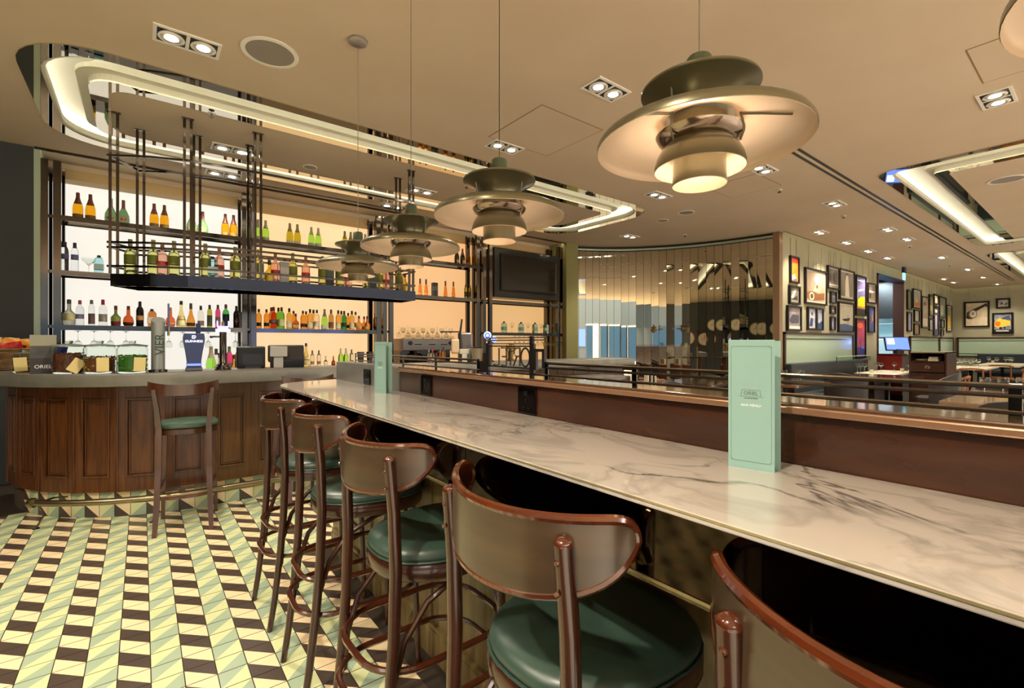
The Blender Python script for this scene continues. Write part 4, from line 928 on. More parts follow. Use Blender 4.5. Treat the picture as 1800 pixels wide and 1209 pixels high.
for n, (bx, by, bz, tl, col, lab) in enumerate(bags):
    g = Vector((bx, by, 0)); g.rotate(Matrix.Rotation(FACE(p), 3, 'Z'))
    b = thing('crisp_packet', lab, 'packet', (p[0]+g.x, p[1]+g.y, 1.13+bz-.03), FACE(p)+tl*.5, 'snack packets at the left end')
    mb = MB(); N, M = 12, 6
    for i in range(N+1):
        for s in (-1, 1):
            for j in range(M+1):
                u_, v_ = i/N*2-1, j/M*2-1; th = .024*(1-u_**4)*(1-abs(v_)**3)*s
                mb.v.append((u_*.115, th+.004*math.sin(9*u_+3*v_), v_*.062))
    for i in range(N):
        for s in (0, 1):
            for j in range(M):
                a = i*2*(M+1)+s*(M+1)+j; mb.f.append((a, a+2*(M+1), a+2*(M+1)+1, a+1)); mb.m.append(0)
    mb.build('foil_bag', mat('foil '+col, col, .32, .15, coat=.6), b, smooth=True, rot=(.25, tl, 0))
    MB().box(-.040, .035, -.0285, -.027, -.012, .016).build('printed_patch', Pm(['#f3d9c8', '#f5e6d8', '#3a2010', '#b03030', '#c23030', '#d9d9ea'][n]), b, rot=(.25, tl, 0))
# beer fonts
p = onbar(278, .03); t = thing('beer_column', 'slant topped steel beer column lettered VIER upright', 'beer tap', p, FACE(p))
mb = MB(); n = 24
for z in (0, 1):
    for i in range(n):
        a = 2*PI*i/n; x, y = .045*math.cos(a), .045*math.sin(a); mb.v.append((x, y, .02 if z == 0 else .415-.55*y*-1))
mb.f = [(i, (i+1) % n, n+(i+1) % n, n+i) for i in range(n)]+[tuple(range(n, 2*n))]; mb.m = [0]*(n+1)
mb.build('column', mat('grey font metal', '#8f938e', .35, .4), t, smooth=True)
MB().lathe([(.062, 0), (.062, .02), (.048, .024), (.0001, .024)], n=24).build('base', CHROME, t, smooth=True)
text('lettering', 'VIER', .085, mat('green black print', '#1f3a34', .4), t, (.012, -.0465, .22), (PI/2, -PI/2, 0), .001)
MB().box(.060, .074, -.01, .01, .36, .55).build('tap_handle', mat('silver blue handle', '#6a6a90', .25, .6), t, bevel=.005)
MB().tube([(.03, 0, .36), (.067, -.01, .36), (.067, -.01, .29)], .009, 8).build('spout', CHROME, t, smooth=True)
p = onbar(341, -.02); t = thing('beer_tap', 'dark blue curved beer tap with white lettering Guinness', 'beer tap', p, FACE(p))
mb = MB(); rings = [(.045, .0), (.045, .03), (.052, .035), (.050, .08), (.060, .16), (.073, .235), (.076, .27), (.070, .31)]; k0 = 0
for hw, z in rings: mb.v += [(-hw, -.035, z), (hw, -.035, z), (hw, .035, z), (-hw, .035, z)]
for i in range(len(rings)-1):
    for j in range(4): mb.f.append((i*4+j, i*4+(j+1) % 4, i*4+4+(j+1) % 4, i*4+4+j)); mb.m.append(0)
k0 = 4*(len(rings)-1); mb.f.append((k0, k0+1, k0+2, k0+3)); mb.m.append(0)
mb.build('font_body', mat('midnight blue body', '#3b4468', .3, .3), t, smooth=True, bevel=.006)
MB().box(-.048, .048, -.040, .040, .045, .062).build('light_band', mat('blue glow', '#5a70ff', .3, emit='#5f76ff', es=.7), t)
MB().box(-.058, .058, -.045, .045, 0, .032).build('base', CHROME, t, bevel=.004)
text('lettering', 'GUINNESS', .026, mat('lit white letters', '#ffffff', .4, emit='#dfe6ff', es=.6), t, (0, -.037, .245), (PI/2, 0, 0), .001)
MB().tube([(-.012, -.037, .268), (-.012, -.037, .292), (.008, -.037, .292), (.012, -.037, .282), (.003, -.037, .268)], .0022, 5, closed=True).tube([(-.004, -.037, .27), (-.004, -.037, .29)], .001, 4).tube([(.002, -.037, .272), (.002, -.037, .29)], .001, 4).build('harp_emblem', _m['lit white letters'], t)
MB().box(.012, .046, -.014, .014, .31, .395).build('tap_handle', mat('navy handle', '#20264e', .3), t, bevel=.006)
p = onbar(392, -.04); t = thing('beer_font', 'chrome beer column topped by glowing violet emblem', 'beer tap', p, FACE(p))
MB().lathe([(.062, 0), (.062, .012), (.054, .016), (.054, .028), (.044, .033), (.042, .046), (.027, .055), (.026, .32), (.030, .325), (.0001, .33)], n=24).build('column', CHROME, t, smooth=True)
MB().prism([(-.055, -.012), (.055, -.012), (.055, .0), (-.055, .0)], .325, .352).prism([(-.040, -.012), (.040, -.012), (.040, 0), (-.040, 0)], .352, .376).prism([(-.046, -.010), (-.036, -.010), (-.036, 0), (-.046, 0)], .37, .42).prism([(.036, -.010), (.046, -.010), (.046, 0), (.036, 0)], .37, .42).build('glowing_emblem', mat('violet glow', '#a08cff', .3, emit='#a08fff', es=.9), t)
MB().lathe([(.010, .376), (.013, .40), (.004, .425), (.0001, .43)], n=10).build('emblem_finial', BRASSY, t, smooth=True)
MB().tube([(-.02, 0, .285), (-.075, -.01, .285), (-.085, -.01, .275)], .008, 8).lathe([(.0001, -.012), (.012, 0), (.0001, .012)], (-.088, -.01), 10, z=.283).build('spout', CHROME, t, smooth=True)
# tills
p = onbar(462, -.18); t = thing('till', 'black point of sale till on zinc counter, back view', 'till', p, FACE(p))
MB().box(-.21, .02, -.02, .14, 0, .20).build('printer_body', BLACK, t, bevel=.012); MB().box(-.16, .0, -.025, -.02, .03, .13).build('rear_panel', mat('till panel', '#24242a', .3), t)
MB().box(-.14, -.02, -.035, -.02, .0, .022).build('cable_tray', CHROME_D, t)
p = onbar(502, -.16); t = thing('till', 'second till with pale angled screen stand on zinc counter', 'till', p, FACE(p))
MB().box(-.15, .16, .0, .12, .06, .215).build('monitor_back', mat('brown black casing', '#2a2420', .35), t, bevel=.012, rot=(-.12, 0, 0))
MB().prism([(-.10, -.04), (-.02, -.04), (-.02, -.02), (-.10, -.02)], .0, .12).prism([(-.13, -.05), (.015, -.05), (.015, -.03), (-.13, -.03)], .105, .20).build('screen_stand', mat('pale grey plastic', '#a39f98', .4), t, bevel=.004)
MB().box(-.13, .16, -.03, .10, 0, .07).build('base', BLACK, t, bevel=.008)
BT = [(538, 'yellow', .62, -.28), (549, 'clearamb', .5, -.30), (560.5, 'clearamb', .5, -.30), (572.5, 'squat_c', .35, -.30), (586, 'orround', .36, -.30)]
KIND['squat_c'] = ('squat', '#eef0ea', .95, '#8f867a', .84, '#dfd8cc', .02, .05, 1.0, 'small clear corked bottle')
for i, (u, k, s, off) in enumerate(BT):
    o = bottle(k, '%s small bottle on zinc counter right of the tills, %s' % (['yellow oil', 'corked clear', 'corked clear', 'squat clear', 'amber'][i], ['tallest', 'first of two', 'second of two', 'with wide stopper', 'rightmost'][i]), 'small bottles right of the tills', onbar(u, off)); o.scale = (s*1.15, s*1.15, s*1.2)
for i, (u, k) in enumerate([(599, 'greench'), (608, 'greench'), (618, 'clearamb')]):
    o = bottle(k, 'small bottle behind zinc partition end, %s from left' % ORD[i], 'bottles behind the zinc partition end', onbar(u, -.34)); o.scale = (.62, .62, .62)
for i, (u, k) in enumerate([(371, 'greench'), (380, 'clearamb'), (386, 'gold'), (403, 'pinkred'), (411, 'bourbon'), (418, 'olive'), (425, 'pinkred')]):
    q = ony(u, 640, 6.62); o = bottle(k, '%s on back counter, %s from the left' % (KIND[k][9], ORD[i]), 'bottles on the back counter', (q.x, 6.62, .94)); o.scale = (1.25, 1.25, 1.35)
for i, u in enumerate((634, 650)):
    q = onbar(u, -.30); t = thing('shaker_tin', 'steel shaker tin behind the rail, %s one' % ['left', 'right'][i], 'tin', q, 0, 'steel tins behind the rail')
    MB().lathe([(.026, 0), (.036, .13), (.038, .135), (.036, .135), (.025, .004), (.0001, .004)], n=22, cap=False).build('tin_body', CHROME, t, smooth=True)
    MB().lathe([(.0365, .128), (.0395, .132), (.0365, .137)], n=22, cap=False).build('rolled_rim', CHROME, t, smooth=True)
# espresso machine with glasses on top
q = ony(746, 600, 6.80); t = thing('espresso_machine', 'wide steel espresso machine against the peach backlit wall', 'coffee machine', (q.x, 6.80, .94))
SMET = mat('satin steel', '#8c8480', .3, .8)
MB().box(-.46, .46, -.20, .22, .30, .49).build('front_panel', SMET, t, bevel=.012); MB().box(-.44, .44, -.05, .22, .02, .30).build('body', CHROME_D, t); MB().box(-.46, .46, -.24, .20, 0, .05).build('drip_tray', CHROME, t, bevel=.005)
for x in (-.34, .36): MB().lathe([(.0001, -.03), (.03, -.028), (.033, 0)], n=16).build('steam_knob', BLACK, t, (x, -.21, .42), rot=(PI/2, 0, 0), smooth=True)
for x in (-.21, .03, .24):
    for k in range(6): MB().lathe([(.0001, .008), (.0075, .006), (.008, 0)], n=8).build('button', BLACK, t, (x-.05+k*.02, -.202, .40), rot=(PI/2, 0, 0))
for x in (-.2, .16):
    MB().lathe([(.04, .24), (.04, .30), (.0001, .30)], n=18).tube([(x*0, -.03, .255), (0, -.16, .235)], .014, 8).build('group_head', CHROME_D, t, (x, -.14, 0), smooth=True)
MB().tube([(-.44, -.18, .505), (.44, -.18, .505)], .005, 6).tube([(-.44, -.18, .53), (.44, -.18, .53)], .004, 6).build('cup_rail', CHROME, t)
for i in range(22):
    x, y = -.42+(i % 11)*.084, -.10+(i//11)*.13
    o = dup(wg, (q.x+x, 6.80+y, 1.43+(.185 if i % 2 else 0)), 0, 'upturned or standing glass on coffee machine, %s from left, %s row' % (ORD[i % 11], ['front', 'rear'][i//11]), 'glasses piled on the espresso machine'); o.rotation_euler = (PI if i % 2 else 0, 0, 0); o.scale = (1.1, 1.1, .9)
# sauces, grinder, second font cluster
for i, (u, k) in enumerate([(754, 'clearred'), (760, 'redcap'), (767, 'bourbon'), (774, 'cognac'), (780, 'whisky')]):
    o = bottle(k, 'small bottle in front of coffee machine, %s from left' % ORD[i], 'small bottles before the coffee machine', onbar(u, -.25)); o.scale = (.6, .6, .55 if i < 4 else .75)
p = onbar(812, -.22); t = thing('juice_press', 'grey arched juice press with long upright lever on the bar', 'press', p, FACE(p))
MB().box(-.05, .13, .02, .14, 0, .36).build('body', SMET, t, bevel=.02); MB().tube([(-.01, 0, .05), (-.02, -.02, .36), (0, -.02, .52)], [.022, .014, .011], 10).build('lever', mat('dark steel lever', '#4a4648', .3, .8), t, smooth=True)
MB().prism([(-.13, -.03), (-.03, -.03), (-.03, .03), (-.13, .03)], .10, .28).build('hopper', mat('cream plastic', '#d9bf9c', .5), t, bevel=.02); MB().box(-.03, .10, -.05, -.02, .10, .16).box(.0, .06, -.05, -.02, 0, .10).build('tray', mat('pale plastic', '#c9c2b0', .4), t, bevel=.006)
MB().box(-.26, -.02, .0, .12, .36, .375).build('top_plate', CHROME_D, t)
p = onbar(862, -.02); t = thing('beer_font', 'chrome font with two glowing round blue badges above sign', 'beer tap', p, FACE(p))
MB().lathe([(.05, 0), (.05, .012), (.022, .03), (.020, .25), (.0001, .26)], n=20).build('column', CHROME, t, smooth=True)
for x, z, r in ((-.035, .325, .047), (.045, .275, .036)):
    MB().lathe([(.0001, .010), (r*.8, .010), (r, 0), (r, -.012), (.0001, -.012)], n=24, cap=False).build('badge', mat('blue badge glow', '#9db4ff', .3, emit='#8fa6ff', es=.55), t, (x, -.02, z), rot=(PI/2, 0, 0), smooth=True)
    MB().lathe([(r*.45, .011), (r*.62, .011)], n=24, cap=False).build('badge_print', mat('badge blue ink', '#2a3cc0', .4), t, (x, -.0205, z), rot=(PI/2, 0, 0))
    MB().tube([(x*.2, 0, .24), (x, -.01, z-r)], .008, 8).build('badge_arm', CHROME, t, smooth=True)
p = onbar(897, -.12); t = thing('bell_dome', 'old gold domed metal fitting behind the sign', 'dome', p, 0)
MB().lathe([(.055, 0), (.055, .02), (.035, .03), (.035, .12), (.065, .14), (.06, .19), (.035, .225), (.0001, .235)], n=24).build('dome', mat('old gold', '#8a6a30', .25, .9), t, smooth=True); MB().lathe([(.068, .138), (.072, .142), (.068, .148)], n=24, cap=False).build('band', BRASSY, t)
p = onbar(838, -.05); t = thing('ice_bucket', 'pale round wine bucket left of the sign', 'bucket', p, 0)
MB().lathe([(.05, 0), (.078, .17), (.082, .175), (.078, .178), (.048, .006), (.0001, .006)], n=28, cap=False).build('bucket_body', mat('pale bucket', '#b7ad94', .25, .6), t, smooth=True); MB().lathe([(.078, .168), (.085, .174), (.078, .181)], n=28, cap=False).build('rolled_rim', CHROME, t, smooth=True)

# ---------------------------------------------------------------- framed pictures
ORW, BW1, BW2 = '#e2681c', '#b9a892', '#4a4340'
def picture(x0, x1, z0, z1, wall, label, base, noise, shapes=(), fw=.022, group='framed pictures on the sage wall', mount=None):
    """wall 'y' hangs on Y=3.67 facing -Y, wall 'x' hangs on X=23 facing -X; x0,x1 run left to right"""
    w, h = abs(x1-x0), z1-z0
    if wall == 'y': t = thing('framed_picture', label, 'picture', ((x0+x1)/2, 3.67, z0), 0, group)
    else: t = thing('framed_picture', label, 'picture', (23.0, (x0+x1)/2, z0), -PI/2, group)
    a = w/2
    MB().box(-a, a, -.045, 0, 0, fw).box(-a, a, -.045, 0, h-fw, h).box(-a, -a+fw, -.045, 0, fw, h-fw).box(a-fw, a, -.045, 0, fw, h-fw).build('frame', mat('black picture frame', '#140e0c', .35), t)
    iw, ih = w-2*fw, h-2*fw
    mb = MB().box(-iw/2, iw/2, -.02, -.002, fw, h-fw); ms = [mat('print '+base+noise, base, .55, noise=noise, nscale=max(1.2, 2.2/max(iw, .3)), coat=.2)]
    if mount: mb.box(-iw/2, iw/2, -.021, -.02, fw, fw+.04*h, 1).box(-iw/2, iw/2, -.021, -.02, h-fw-.04*h, h-fw, 1).box(-iw/2, -iw/2+.04*h, -.021, -.02, fw, h-fw, 1).box(iw/2-.04*h, iw/2, -.021, -.02, fw, h-fw, 1); ms.append(Pm(mount))
    for n, (c, poly) in enumerate(shapes):
        m = Pm(c)
        if m not in ms: ms.append(m)
        k = len(mb.v); y = -.0212-.0003*n
        mb.v += [(-iw/2+iw*px, y, fw+ih*pz) for px, pz in poly]; mb.f.append(tuple(range(k, k+len(poly)))); mb.m.append(ms.index(m))
    mb.build('print', ms, t)
    for sx in (-.3, .3): MB().box(sx*w-.002, sx*w+.002, -.006, -.003, h, min(h+.9, 3.28-z0)).build('hanging_wire', mat('wire', '#8d8763', .5), t)
    return t
circ = lambda cx, cy, rx, ry=None, n=16: [(cx+rx*math.cos(2*PI*i/n), cy+(ry or rx)*math.sin(2*PI*i/n)) for i in range(n)]
def R(x0, x1, y0, y1): return [(x0, y0), (x1, y0), (x1, y1), (x0, y1)]
A = lambda x, y: (1360+x/6.045, 420+y/6.045)
B2 = lambda x, y: (1560+x/6.046, 460+y/6.046)
cars = [('#8a5a34', [(.02, .30), (.30, .36), (.62, .30), (.95, .36), (.93, .12), (.3, .06), (.05, .14)]), ('#f0dcb8', circ(.30, .20, .12, .13)), ('#5b4028', circ(.30, .20, .07, .08)), ('#e8cfa8', [(.35, .36), (.5, .60), (.62, .62), (.7, .36)]), ('#fff2d8', circ(.55, .74, .14, .12)), ('#6d4a30', circ(.56, .52, .05, .06))]
PX = [
 (A, 160, 175, 462, 252, 'narrow bright orange poster with white splash below', '#e2681c', '#f08a2a', [('#c9341c', R(0, 1, .8, 1)), ('#fff0d0', [(.05, .05), (.2, .3), (.35, .22), (.5, .34), (.7, .2), (.95, .1), (.95, .04)]), ('#6a6660', [(.2, .06), (.8, .16), (.95, .08), (.9, .02)])]),
 (A, 150, 490, 690, 262, 'small grey photograph directly below the orange poster', '#b5ab9a', '#5a554c', [('#e9e3d5', [(.1, .3), (.6, .95), (.75, .9), (.4, .3)]), ('#3c3a36', [(.2, .2), (.8, .5), (.9, .2)])]),
 (A, 128, 702, 975, 275, 'grey racing photograph below, nearest the mirror wall', '#b9a8a0', '#6a6a80', [('#4d4b55', [(.1, .4), (.4, .7), (.9, .65), (.9, .3), (.3, .25)]), ('#e6dcd2', R(.0, 1, 0, .15))]),
 (A, 318, 298, 685, 545, 'largest framed photograph, old racing car in sepia', '#a88e78', '#cfb79a', cars),
 (A, 345, 718, 965, 437, 'white and blue portrait below the large car photograph', '#d8d2d2', '#8f9ab2', [('#28406e', [(.2, .1), (.35, .55), (.7, .5), (.6, .1)]), ('#4a4450', circ(.55, .75, .13, .10))]),
 (A, 438, 732, 970, 508, 'blue landscape picture right of white and blue portrait', '#c9c0c8', '#7d8cae', [('#2a4670', [(0, .0), (0, .35), (.5, .3), (1, .45), (1, 0)])]),
 (A, 558, 278, 525, 680, 'grey crowd photograph high beside large car photograph', '#8f8378', '#4f463f', [('#d8cdb8', R(.0, 1, .1, .18)), ('#3c342e', R(.1, .3, .3, .7)), ('#3c342e', R(.5, .65, .3, .75))]),
 (A, 590, 555, 682, 648, 'tiny dark picture, top of a column of three', '#5a5560', '#7d7f92', [('#9a96a0', R(.1, .9, .6, .7))]),
 (A, 588, 705, 795, 640, 'tiny dark picture, middle of a column of three', '#5f5a62', '#8f8a92', [('#a9a4a8', R(.2, .8, .3, .5))]),
 (A, 590, 825, 972, 636, 'narrow violet grey picture, bottom of a column of three', '#9a98b8', '#6f6c94', [('#d0c8d0', R(.3, .6, .2, .7))]),
 (A, 684, 308, 640, 842, 'large grey photograph of pale standing figure at top', '#7f756a', '#a89c8a', [('#efe3cf', [(.38, .08), (.40, .62), (.46, .86), (.60, .84), (.64, .5), (.70, .08)]), ('#4a423a', circ(.52, .9, .07, .05)), ('#d8ccb5', R(.05, .95, .0, .08))]),
 (A, 672, 662, 990, 838, 'large pale harbour picture under the standing figure', '#d3c9ac', '#b9b49c', [('#4c5f86', [(0, 0), (0, .22), (.4, .27), (1, .2), (1, 0)]), ('#22242c', [(.2, .42), (.5, .46), (.8, .5), (.7, .38), (.4, .36)]), ('#5a5a50', R(.60, .63, .1, .6))]),
 (A, 858, 378, 812, 966, 'tall poster of yellow train nose on violet ground', '#57508a', '#8a84b0', [('#f2c80c', [(.15, .22), (.2, .4), (.5, .48), (.95, .5), (.95, .2)]), ('#e06a1c', R(.15, .95, .17, .21)), ('#26281c', R(.0, 1, .0, .15)), ('#e8eaf6', [(.2, .6), (.8, .66), (.9, .7), (.3, .66)]), ('#f2ece0', R(.15, .85, .89, .92))]),
 (A, 860, 840, 1270, 962, 'tall red and purple sunset poster reaching lowest', '#8a2c50', '#c0486a', [('#e2683a', circ(.45, .85, .35, .08)), ('#3a2a7a', R(.0, 1, .0, .25)), ('#5a78e0', R(.6, .95, .22, .30)), ('#2a1830', R(.45, .5, .2, .5))]),
 (A, 985, 462, 680, 1073, 'small sepia photograph left of the kitchen doorway', '#a89484', '#6a5a4e', [('#f0e6d8', R(.1, .9, .55, .65)), ('#3a302a', R(.2, .45, .2, .5))]),
 (A, 990, 708, 996, 1058, 'narrow dark blue poster left of the kitchen doorway', '#2c3c72', '#46588e', [('#c2763a', [(.55, .3), (.7, .9), (.9, .5)]), ('#c03a2a', circ(.6, .4, .09, .04))]),
 (B2, 198, 295, 508, 243, 'narrow greenish picture just right of kitchen doorway', '#8f947a', '#6f7468', []),
 (B2, 198, 530, 742, 243, 'narrow violet picture below the narrow greenish one', '#7d7a92', '#9a98ac', []),
 (B2, 258, 283, 492, 345, 'picture of orange peak, high right of doorway', '#8f9a98', '#b9b49c', [('#e0762c', [(.2, .05), (.45, .55), (.6, .5), (.9, .05)]), ('#f2d9b0', [(.35, .3), (.5, .6), (.6, .3)])]),
 (B2, 272, 507, 640, 326, 'pale unframed looking print in second column after doorway', '#d8d3c0', '#a8a590', []),
 (B2, 270, 652, 778, 326, 'small warm print below the pale print after doorway', '#b99a80', '#80705f', [('#c2502c', R(.3, .6, .1, .3))]),
 (B2, 352, 362, 705, 425, 'tall pale portrait poster in the far picture group', '#cfc0a8', '#a8957c', [('#6a5a48', circ(.5, .8, .2, .07)), ('#e8dcc8', R(.1, .9, .05, .3))]),
 (B2, 432, 345, 570, 478, 'narrow dark olive picture beside tall pale portrait', '#5f5f44', '#8d8760', [('#b99a50', R(.3, .7, .2, .5))]),
 (B2, 432, 600, 730, 475, 'narrow white and black print under the olive picture', '#cfc9bc', '#4a4848', []),
 (B2, 482, 340, 450, 527, 'small brown print high in the far picture group', '#a39478', '#7d7058', []),
 (B2, 480, 465, 785, 536, 'tall dark blue poster with pale figure, far group', '#5f5c8a', '#2c2848', [('#e2c07a', R(.3, .75, .8, .9)), ('#d0c8c8', R(.35, .65, .2, .7))]),
 (B2, 540, 365, 590, 610, 'tall green grey poster in the far picture group', '#7d8a70', '#9aa08c', [('#c9c0b0', R(.3, .7, .1, .6))]),
 (B2, 557, 610, 705, 592, 'tiny grey print, upper of two beneath green poster', '#9a9a94', '#6a6a66', []),
 (B2, 558, 715, 788, 585, 'tiny grey print, lower of two beneath green poster', '#a8a8a0', '#7a7a72', []),
 (B2, 618, 457, 740, 672, 'tall narrow golden landscape, last before room corner', '#b9a85c', '#7f8f80', [('#e0b030', R(.25, .75, .1, .6))])]
for f_, xl, vt, vb, xr, lab, b_, n_, sh_ in PX:
    (ul, v1), (_u, v2), (ur, _v) = f_(xl, vt), f_(xl, vb), f_(xr, vt)
    p, q, r_ = ony(ul, v1, 3.67), ony(ul, v2, 3.67), ony(ur, v1, 3.67)
    picture(p.x, r_.x, q.z, p.z, 'y', lab, b_, n_, sh_, fw=min(.035, (r_.x-p.x)*.08), mount='#d8cfc0' if (r_.x-p.x) > .6 and 'poster' not in lab else None)
E1 = [(815, 430, 698, 1088, 'large close-up photograph of classic car headlamp on end wall', '#cdb998', '#e8d8bc', [('#3f332c', [(.0, .35), (.05, .6), (.3, .72), (.95, .98), (1, .85), (.6, .6), (.3, .3), (.1, .3)]), ('#e0cfb4', [(.3, .55), (.9, .85), (.95, .7), (.5, .5)]), ('#8a7866', circ(.32, .52, .20, .19)), ('#efe2cc', circ(.33, .53, .15, .15)), ('#a39280', circ(.33, .53, .07))]),
      (1155, 392, 497, 1308, 'small grey race photograph, upper right on end wall', '#d8ceb8', '#8f8c88', [('#4a5a80', circ(.35, .5, .13, .18)), ('#4a4844', [(.5, .3), (.85, .55), (.9, .3)])]),
      (1115, 546, 768, 1340, 'yellow and orange racing poster, lower right on end wall', '#a9b4bc', '#6a6e80', [('#f2cf4a', [(.0, .55), (.3, .8), (.95, .62), (.95, .4), (.2, .25), (.0, .35)]), ('#f07a1c', circ(.2, .48, .18, .14)), ('#2a1c30', R(.0, 1, .0, .16)), ('#f2ece4', R(.1, .85, .06, .12)), ('#1c1820', circ(.38, .24, .1, .06)), ('#1c1820', circ(.6, .25, .08, .05)), ('#4a4f78', [(.4, .78), (.9, .95), (.95, .7), (.5, .72)])])]
for xl, vt, vb, xr, lab, b_, n_, sh_ in E1:
    (ul, v1), (_u, v2), (ur, _v) = B2(xl, vt), B2(xl, vb), B2(xr, vt)
    p, q, r_ = onx(ul, v1, 23), onx(ul, v2, 23), onx(ur, v1, 23)
    picture(p.y, r_.y, q.z, p.z, 'x', lab, b_, n_, sh_, fw=.05)

# frosted wainscot screens under the pictures
def screen(x0, x1, wall, label, z0=.88, z1=1.56):
    w = abs(x1-x0); t = thing('frosted_screen', label, 'screen', ((x0+x1)/2, 3.665, 0) if wall == 'y' else (22.995, (x0+x1)/2, 0), 0 if wall == 'y' else -PI/2, 'frosted glass screens above the banquettes')
    a = w/2; MB().box(-a, a, -.05, 0, z1-.04, z1).box(-a, a, -.05, 0, z0, z0+.03).box(-a, -a+.06, -.05, 0, z0, z1).box(a-.05, a, -.05, 0, z0, z1).build('frame', mat('brown screen frame', '#3d241a', .35), t)
    MB().box(-a+.06, a-.05, -.03, -.02, z0+.03, z1-.04).build('glass_panel', SMOKE, t)
    for z in (z1-.13, z0+.10): MB().box(-a+.06, a-.05, -.036, -.03, z, z+.018).build('chrome_line', CHROME_L, t)
screen(8.93, 12.5, 'y', 'frosted green glass screen nearest the mirror wall')
screen(17.2, 20.7, 'y', 'frosted green glass screen beyond the kitchen doorway'); screen(20.8, 22.9, 'y', 'frosted green glass screen ending at the room corner')
screen(3.55, -1.0, 'x', 'long frosted white screen on the end wall')

# exit sign
e = ony(1589, 479, 3.35); t = thing('exit_sign', 'small lit cyan emergency exit sign on the ceiling beside doorway', 'exit sign', (e.x, 3.35, 0))
MB().box(-.09, .09, -.03, .03, 3.14, 3.29).build('housing', mat('exit housing', '#1c2436', .4), t, bevel=.01)
MB().box(-.085, .085, -.012, .012, 2.97, 3.14).build('lit_panel', mat('cyan lit panel', '#59d8e8', .3, emit='#67e0f2', es=1.4), t)
MB().box(-.02, .02, -.015, -.012, 3.0, 3.09).box(-.055, -.015, -.015, -.012, 3.05, 3.07).box(-.012, .012, -.015, -.012, 3.10, 3.125).build('running_figure', Pm('#e8fff4'), t)

# ---------------------------------------------------------------- restaurant furniture
def table(x0, x1, y0, y1, z, label, top=DTABLE, rz=0, legs=True, cat='table', th=.035, group='restaurant tables'):
    t = thing('dining_table', label, cat, ((x0+x1)/2, (y0+y1)/2, 0), rz, group); a, b = (x1-x0)/2, (y1-y0)/2
    MB().prism(rrect(-a, a, -b, b, .04, 4), z-th, z).build('tabletop', top, t, bevel=.004)
    MB().box(-.035, .035, -.035, .035, .02, z-th).build('pedestal', CHROME_D, t); q = min(.25, b*.42); MB().box(-q, q, -q, q, 0, .02).build('foot_plate', CHROME_D, t, bevel=.005); MB().box(-a*.6, a*.6, -.02, .02, z-th-.03, z-th).build('bearer', CHROME_D, t)
    return t
table(2.95, 4.45, 3.42, 4.10, .98, 'high glossy dark table reflecting blue screens near bar', rz=.06)
table(6.45, 8.0, 3.62, 4.60, .75, 'glossy brown table before the curved mirror wall', DTABLE)
table(4.9, 6.0, 2.25, 2.92, .75, 'dark table with menus seen between the rail bars')
table(6.62, 8.62, -.55, 1.17, .75, 'pale brown table at right edge with large glasses', mat('satin oak top', '#7c614a', .25, coat=.6))
table(9.55, 11.4, 2.2, 3.32, .75, 'dark table in front of the banquette, blue reflection')
table(11.43, 13.28, 2.66, 3.32, .75, 'white topped table end joined to dark table', CLOTH)
table(15.6, 17.6, 1.9, 2.7, .75, 'white topped table with oak chairs, nearer', CLOTH)
table(18.2, 20.9, 1.6, 2.5, .75, 'white topped table near end wall, farther', CLOTH)
def armchair():
    t = thing('tub_chair', '', 'chair', (0, 0, 0), 0, 'charcoal tub chairs')
    o = [(-.30*math.cos(a), .30*math.sin(a)) for a in [(-100+i*12.5)*PI/180 for i in range(17)]]
    i_ = [(x*.84, y*.84) for x, y in o]; mb = MB(); n = len(o)
    hh = [.66+.22*(math.sin(PI*k/(n-1)))**.8 for k in range(n)]
    for k in range(n): mb.v += [(*o[k], .30), (*o[k], hh[k]), (*i_[k], hh[k]), (*i_[k], .30)]
    for k in range(n-1):
        for j in range(4): mb.f.append((k*4+j, k*4+(j+1) % 4, k*4+4+(j+1) % 4, k*4+4+j)); mb.m.append(0)
    mb.f += [(0, 1, 2, 3), (n*4-1, n*4-2, n*4-3, n*4-4)]; mb.m += [0, 0]
    mb.build('curved_back', DCHAIR, t, smooth=True, bevel=.008)
    MB().prism(rrect(-.26, .26, -.25, .25, .12, 5), .38, .47).build('seat', DCHAIR, t, bevel=.02)
    for sx in (-1, 1):
        for sy in (-1, 1): MB().tube([(sx*.2, sy*.19, .38), (sx*.24, sy*.22, 0)], [.016, .011], 6).build('leg', BARWOODL, t)
    return t
tc = armchair(); TC = [(8.95, .95, PI, 'charcoal tub chair behind the table at right edge'), (5.95, .5, 0, 'charcoal tub chair nearer the rail at right'), (9.1, 2.75, 0, 'charcoal tub chair at the near end of dark table'), (10.4, 1.85, PI/2, 'charcoal tub chair on the open side of dark table'), (8.32, 4.15, PI, 'dark tub chair before the mirror wall'), (5.3, 3.28, -PI/2, 'dark tub chair between bar end and rail'), (4.5, 2.65, 0, 'dark tub chair close behind the partition')]
for n, (x, y, a, lab) in enumerate(TC):
    o = tc if n == 0 else dup(tc, (0, 0, 0)); o.location = (x, y, 0); o.rotation_euler = (0, 0, a); o['label'] = lab
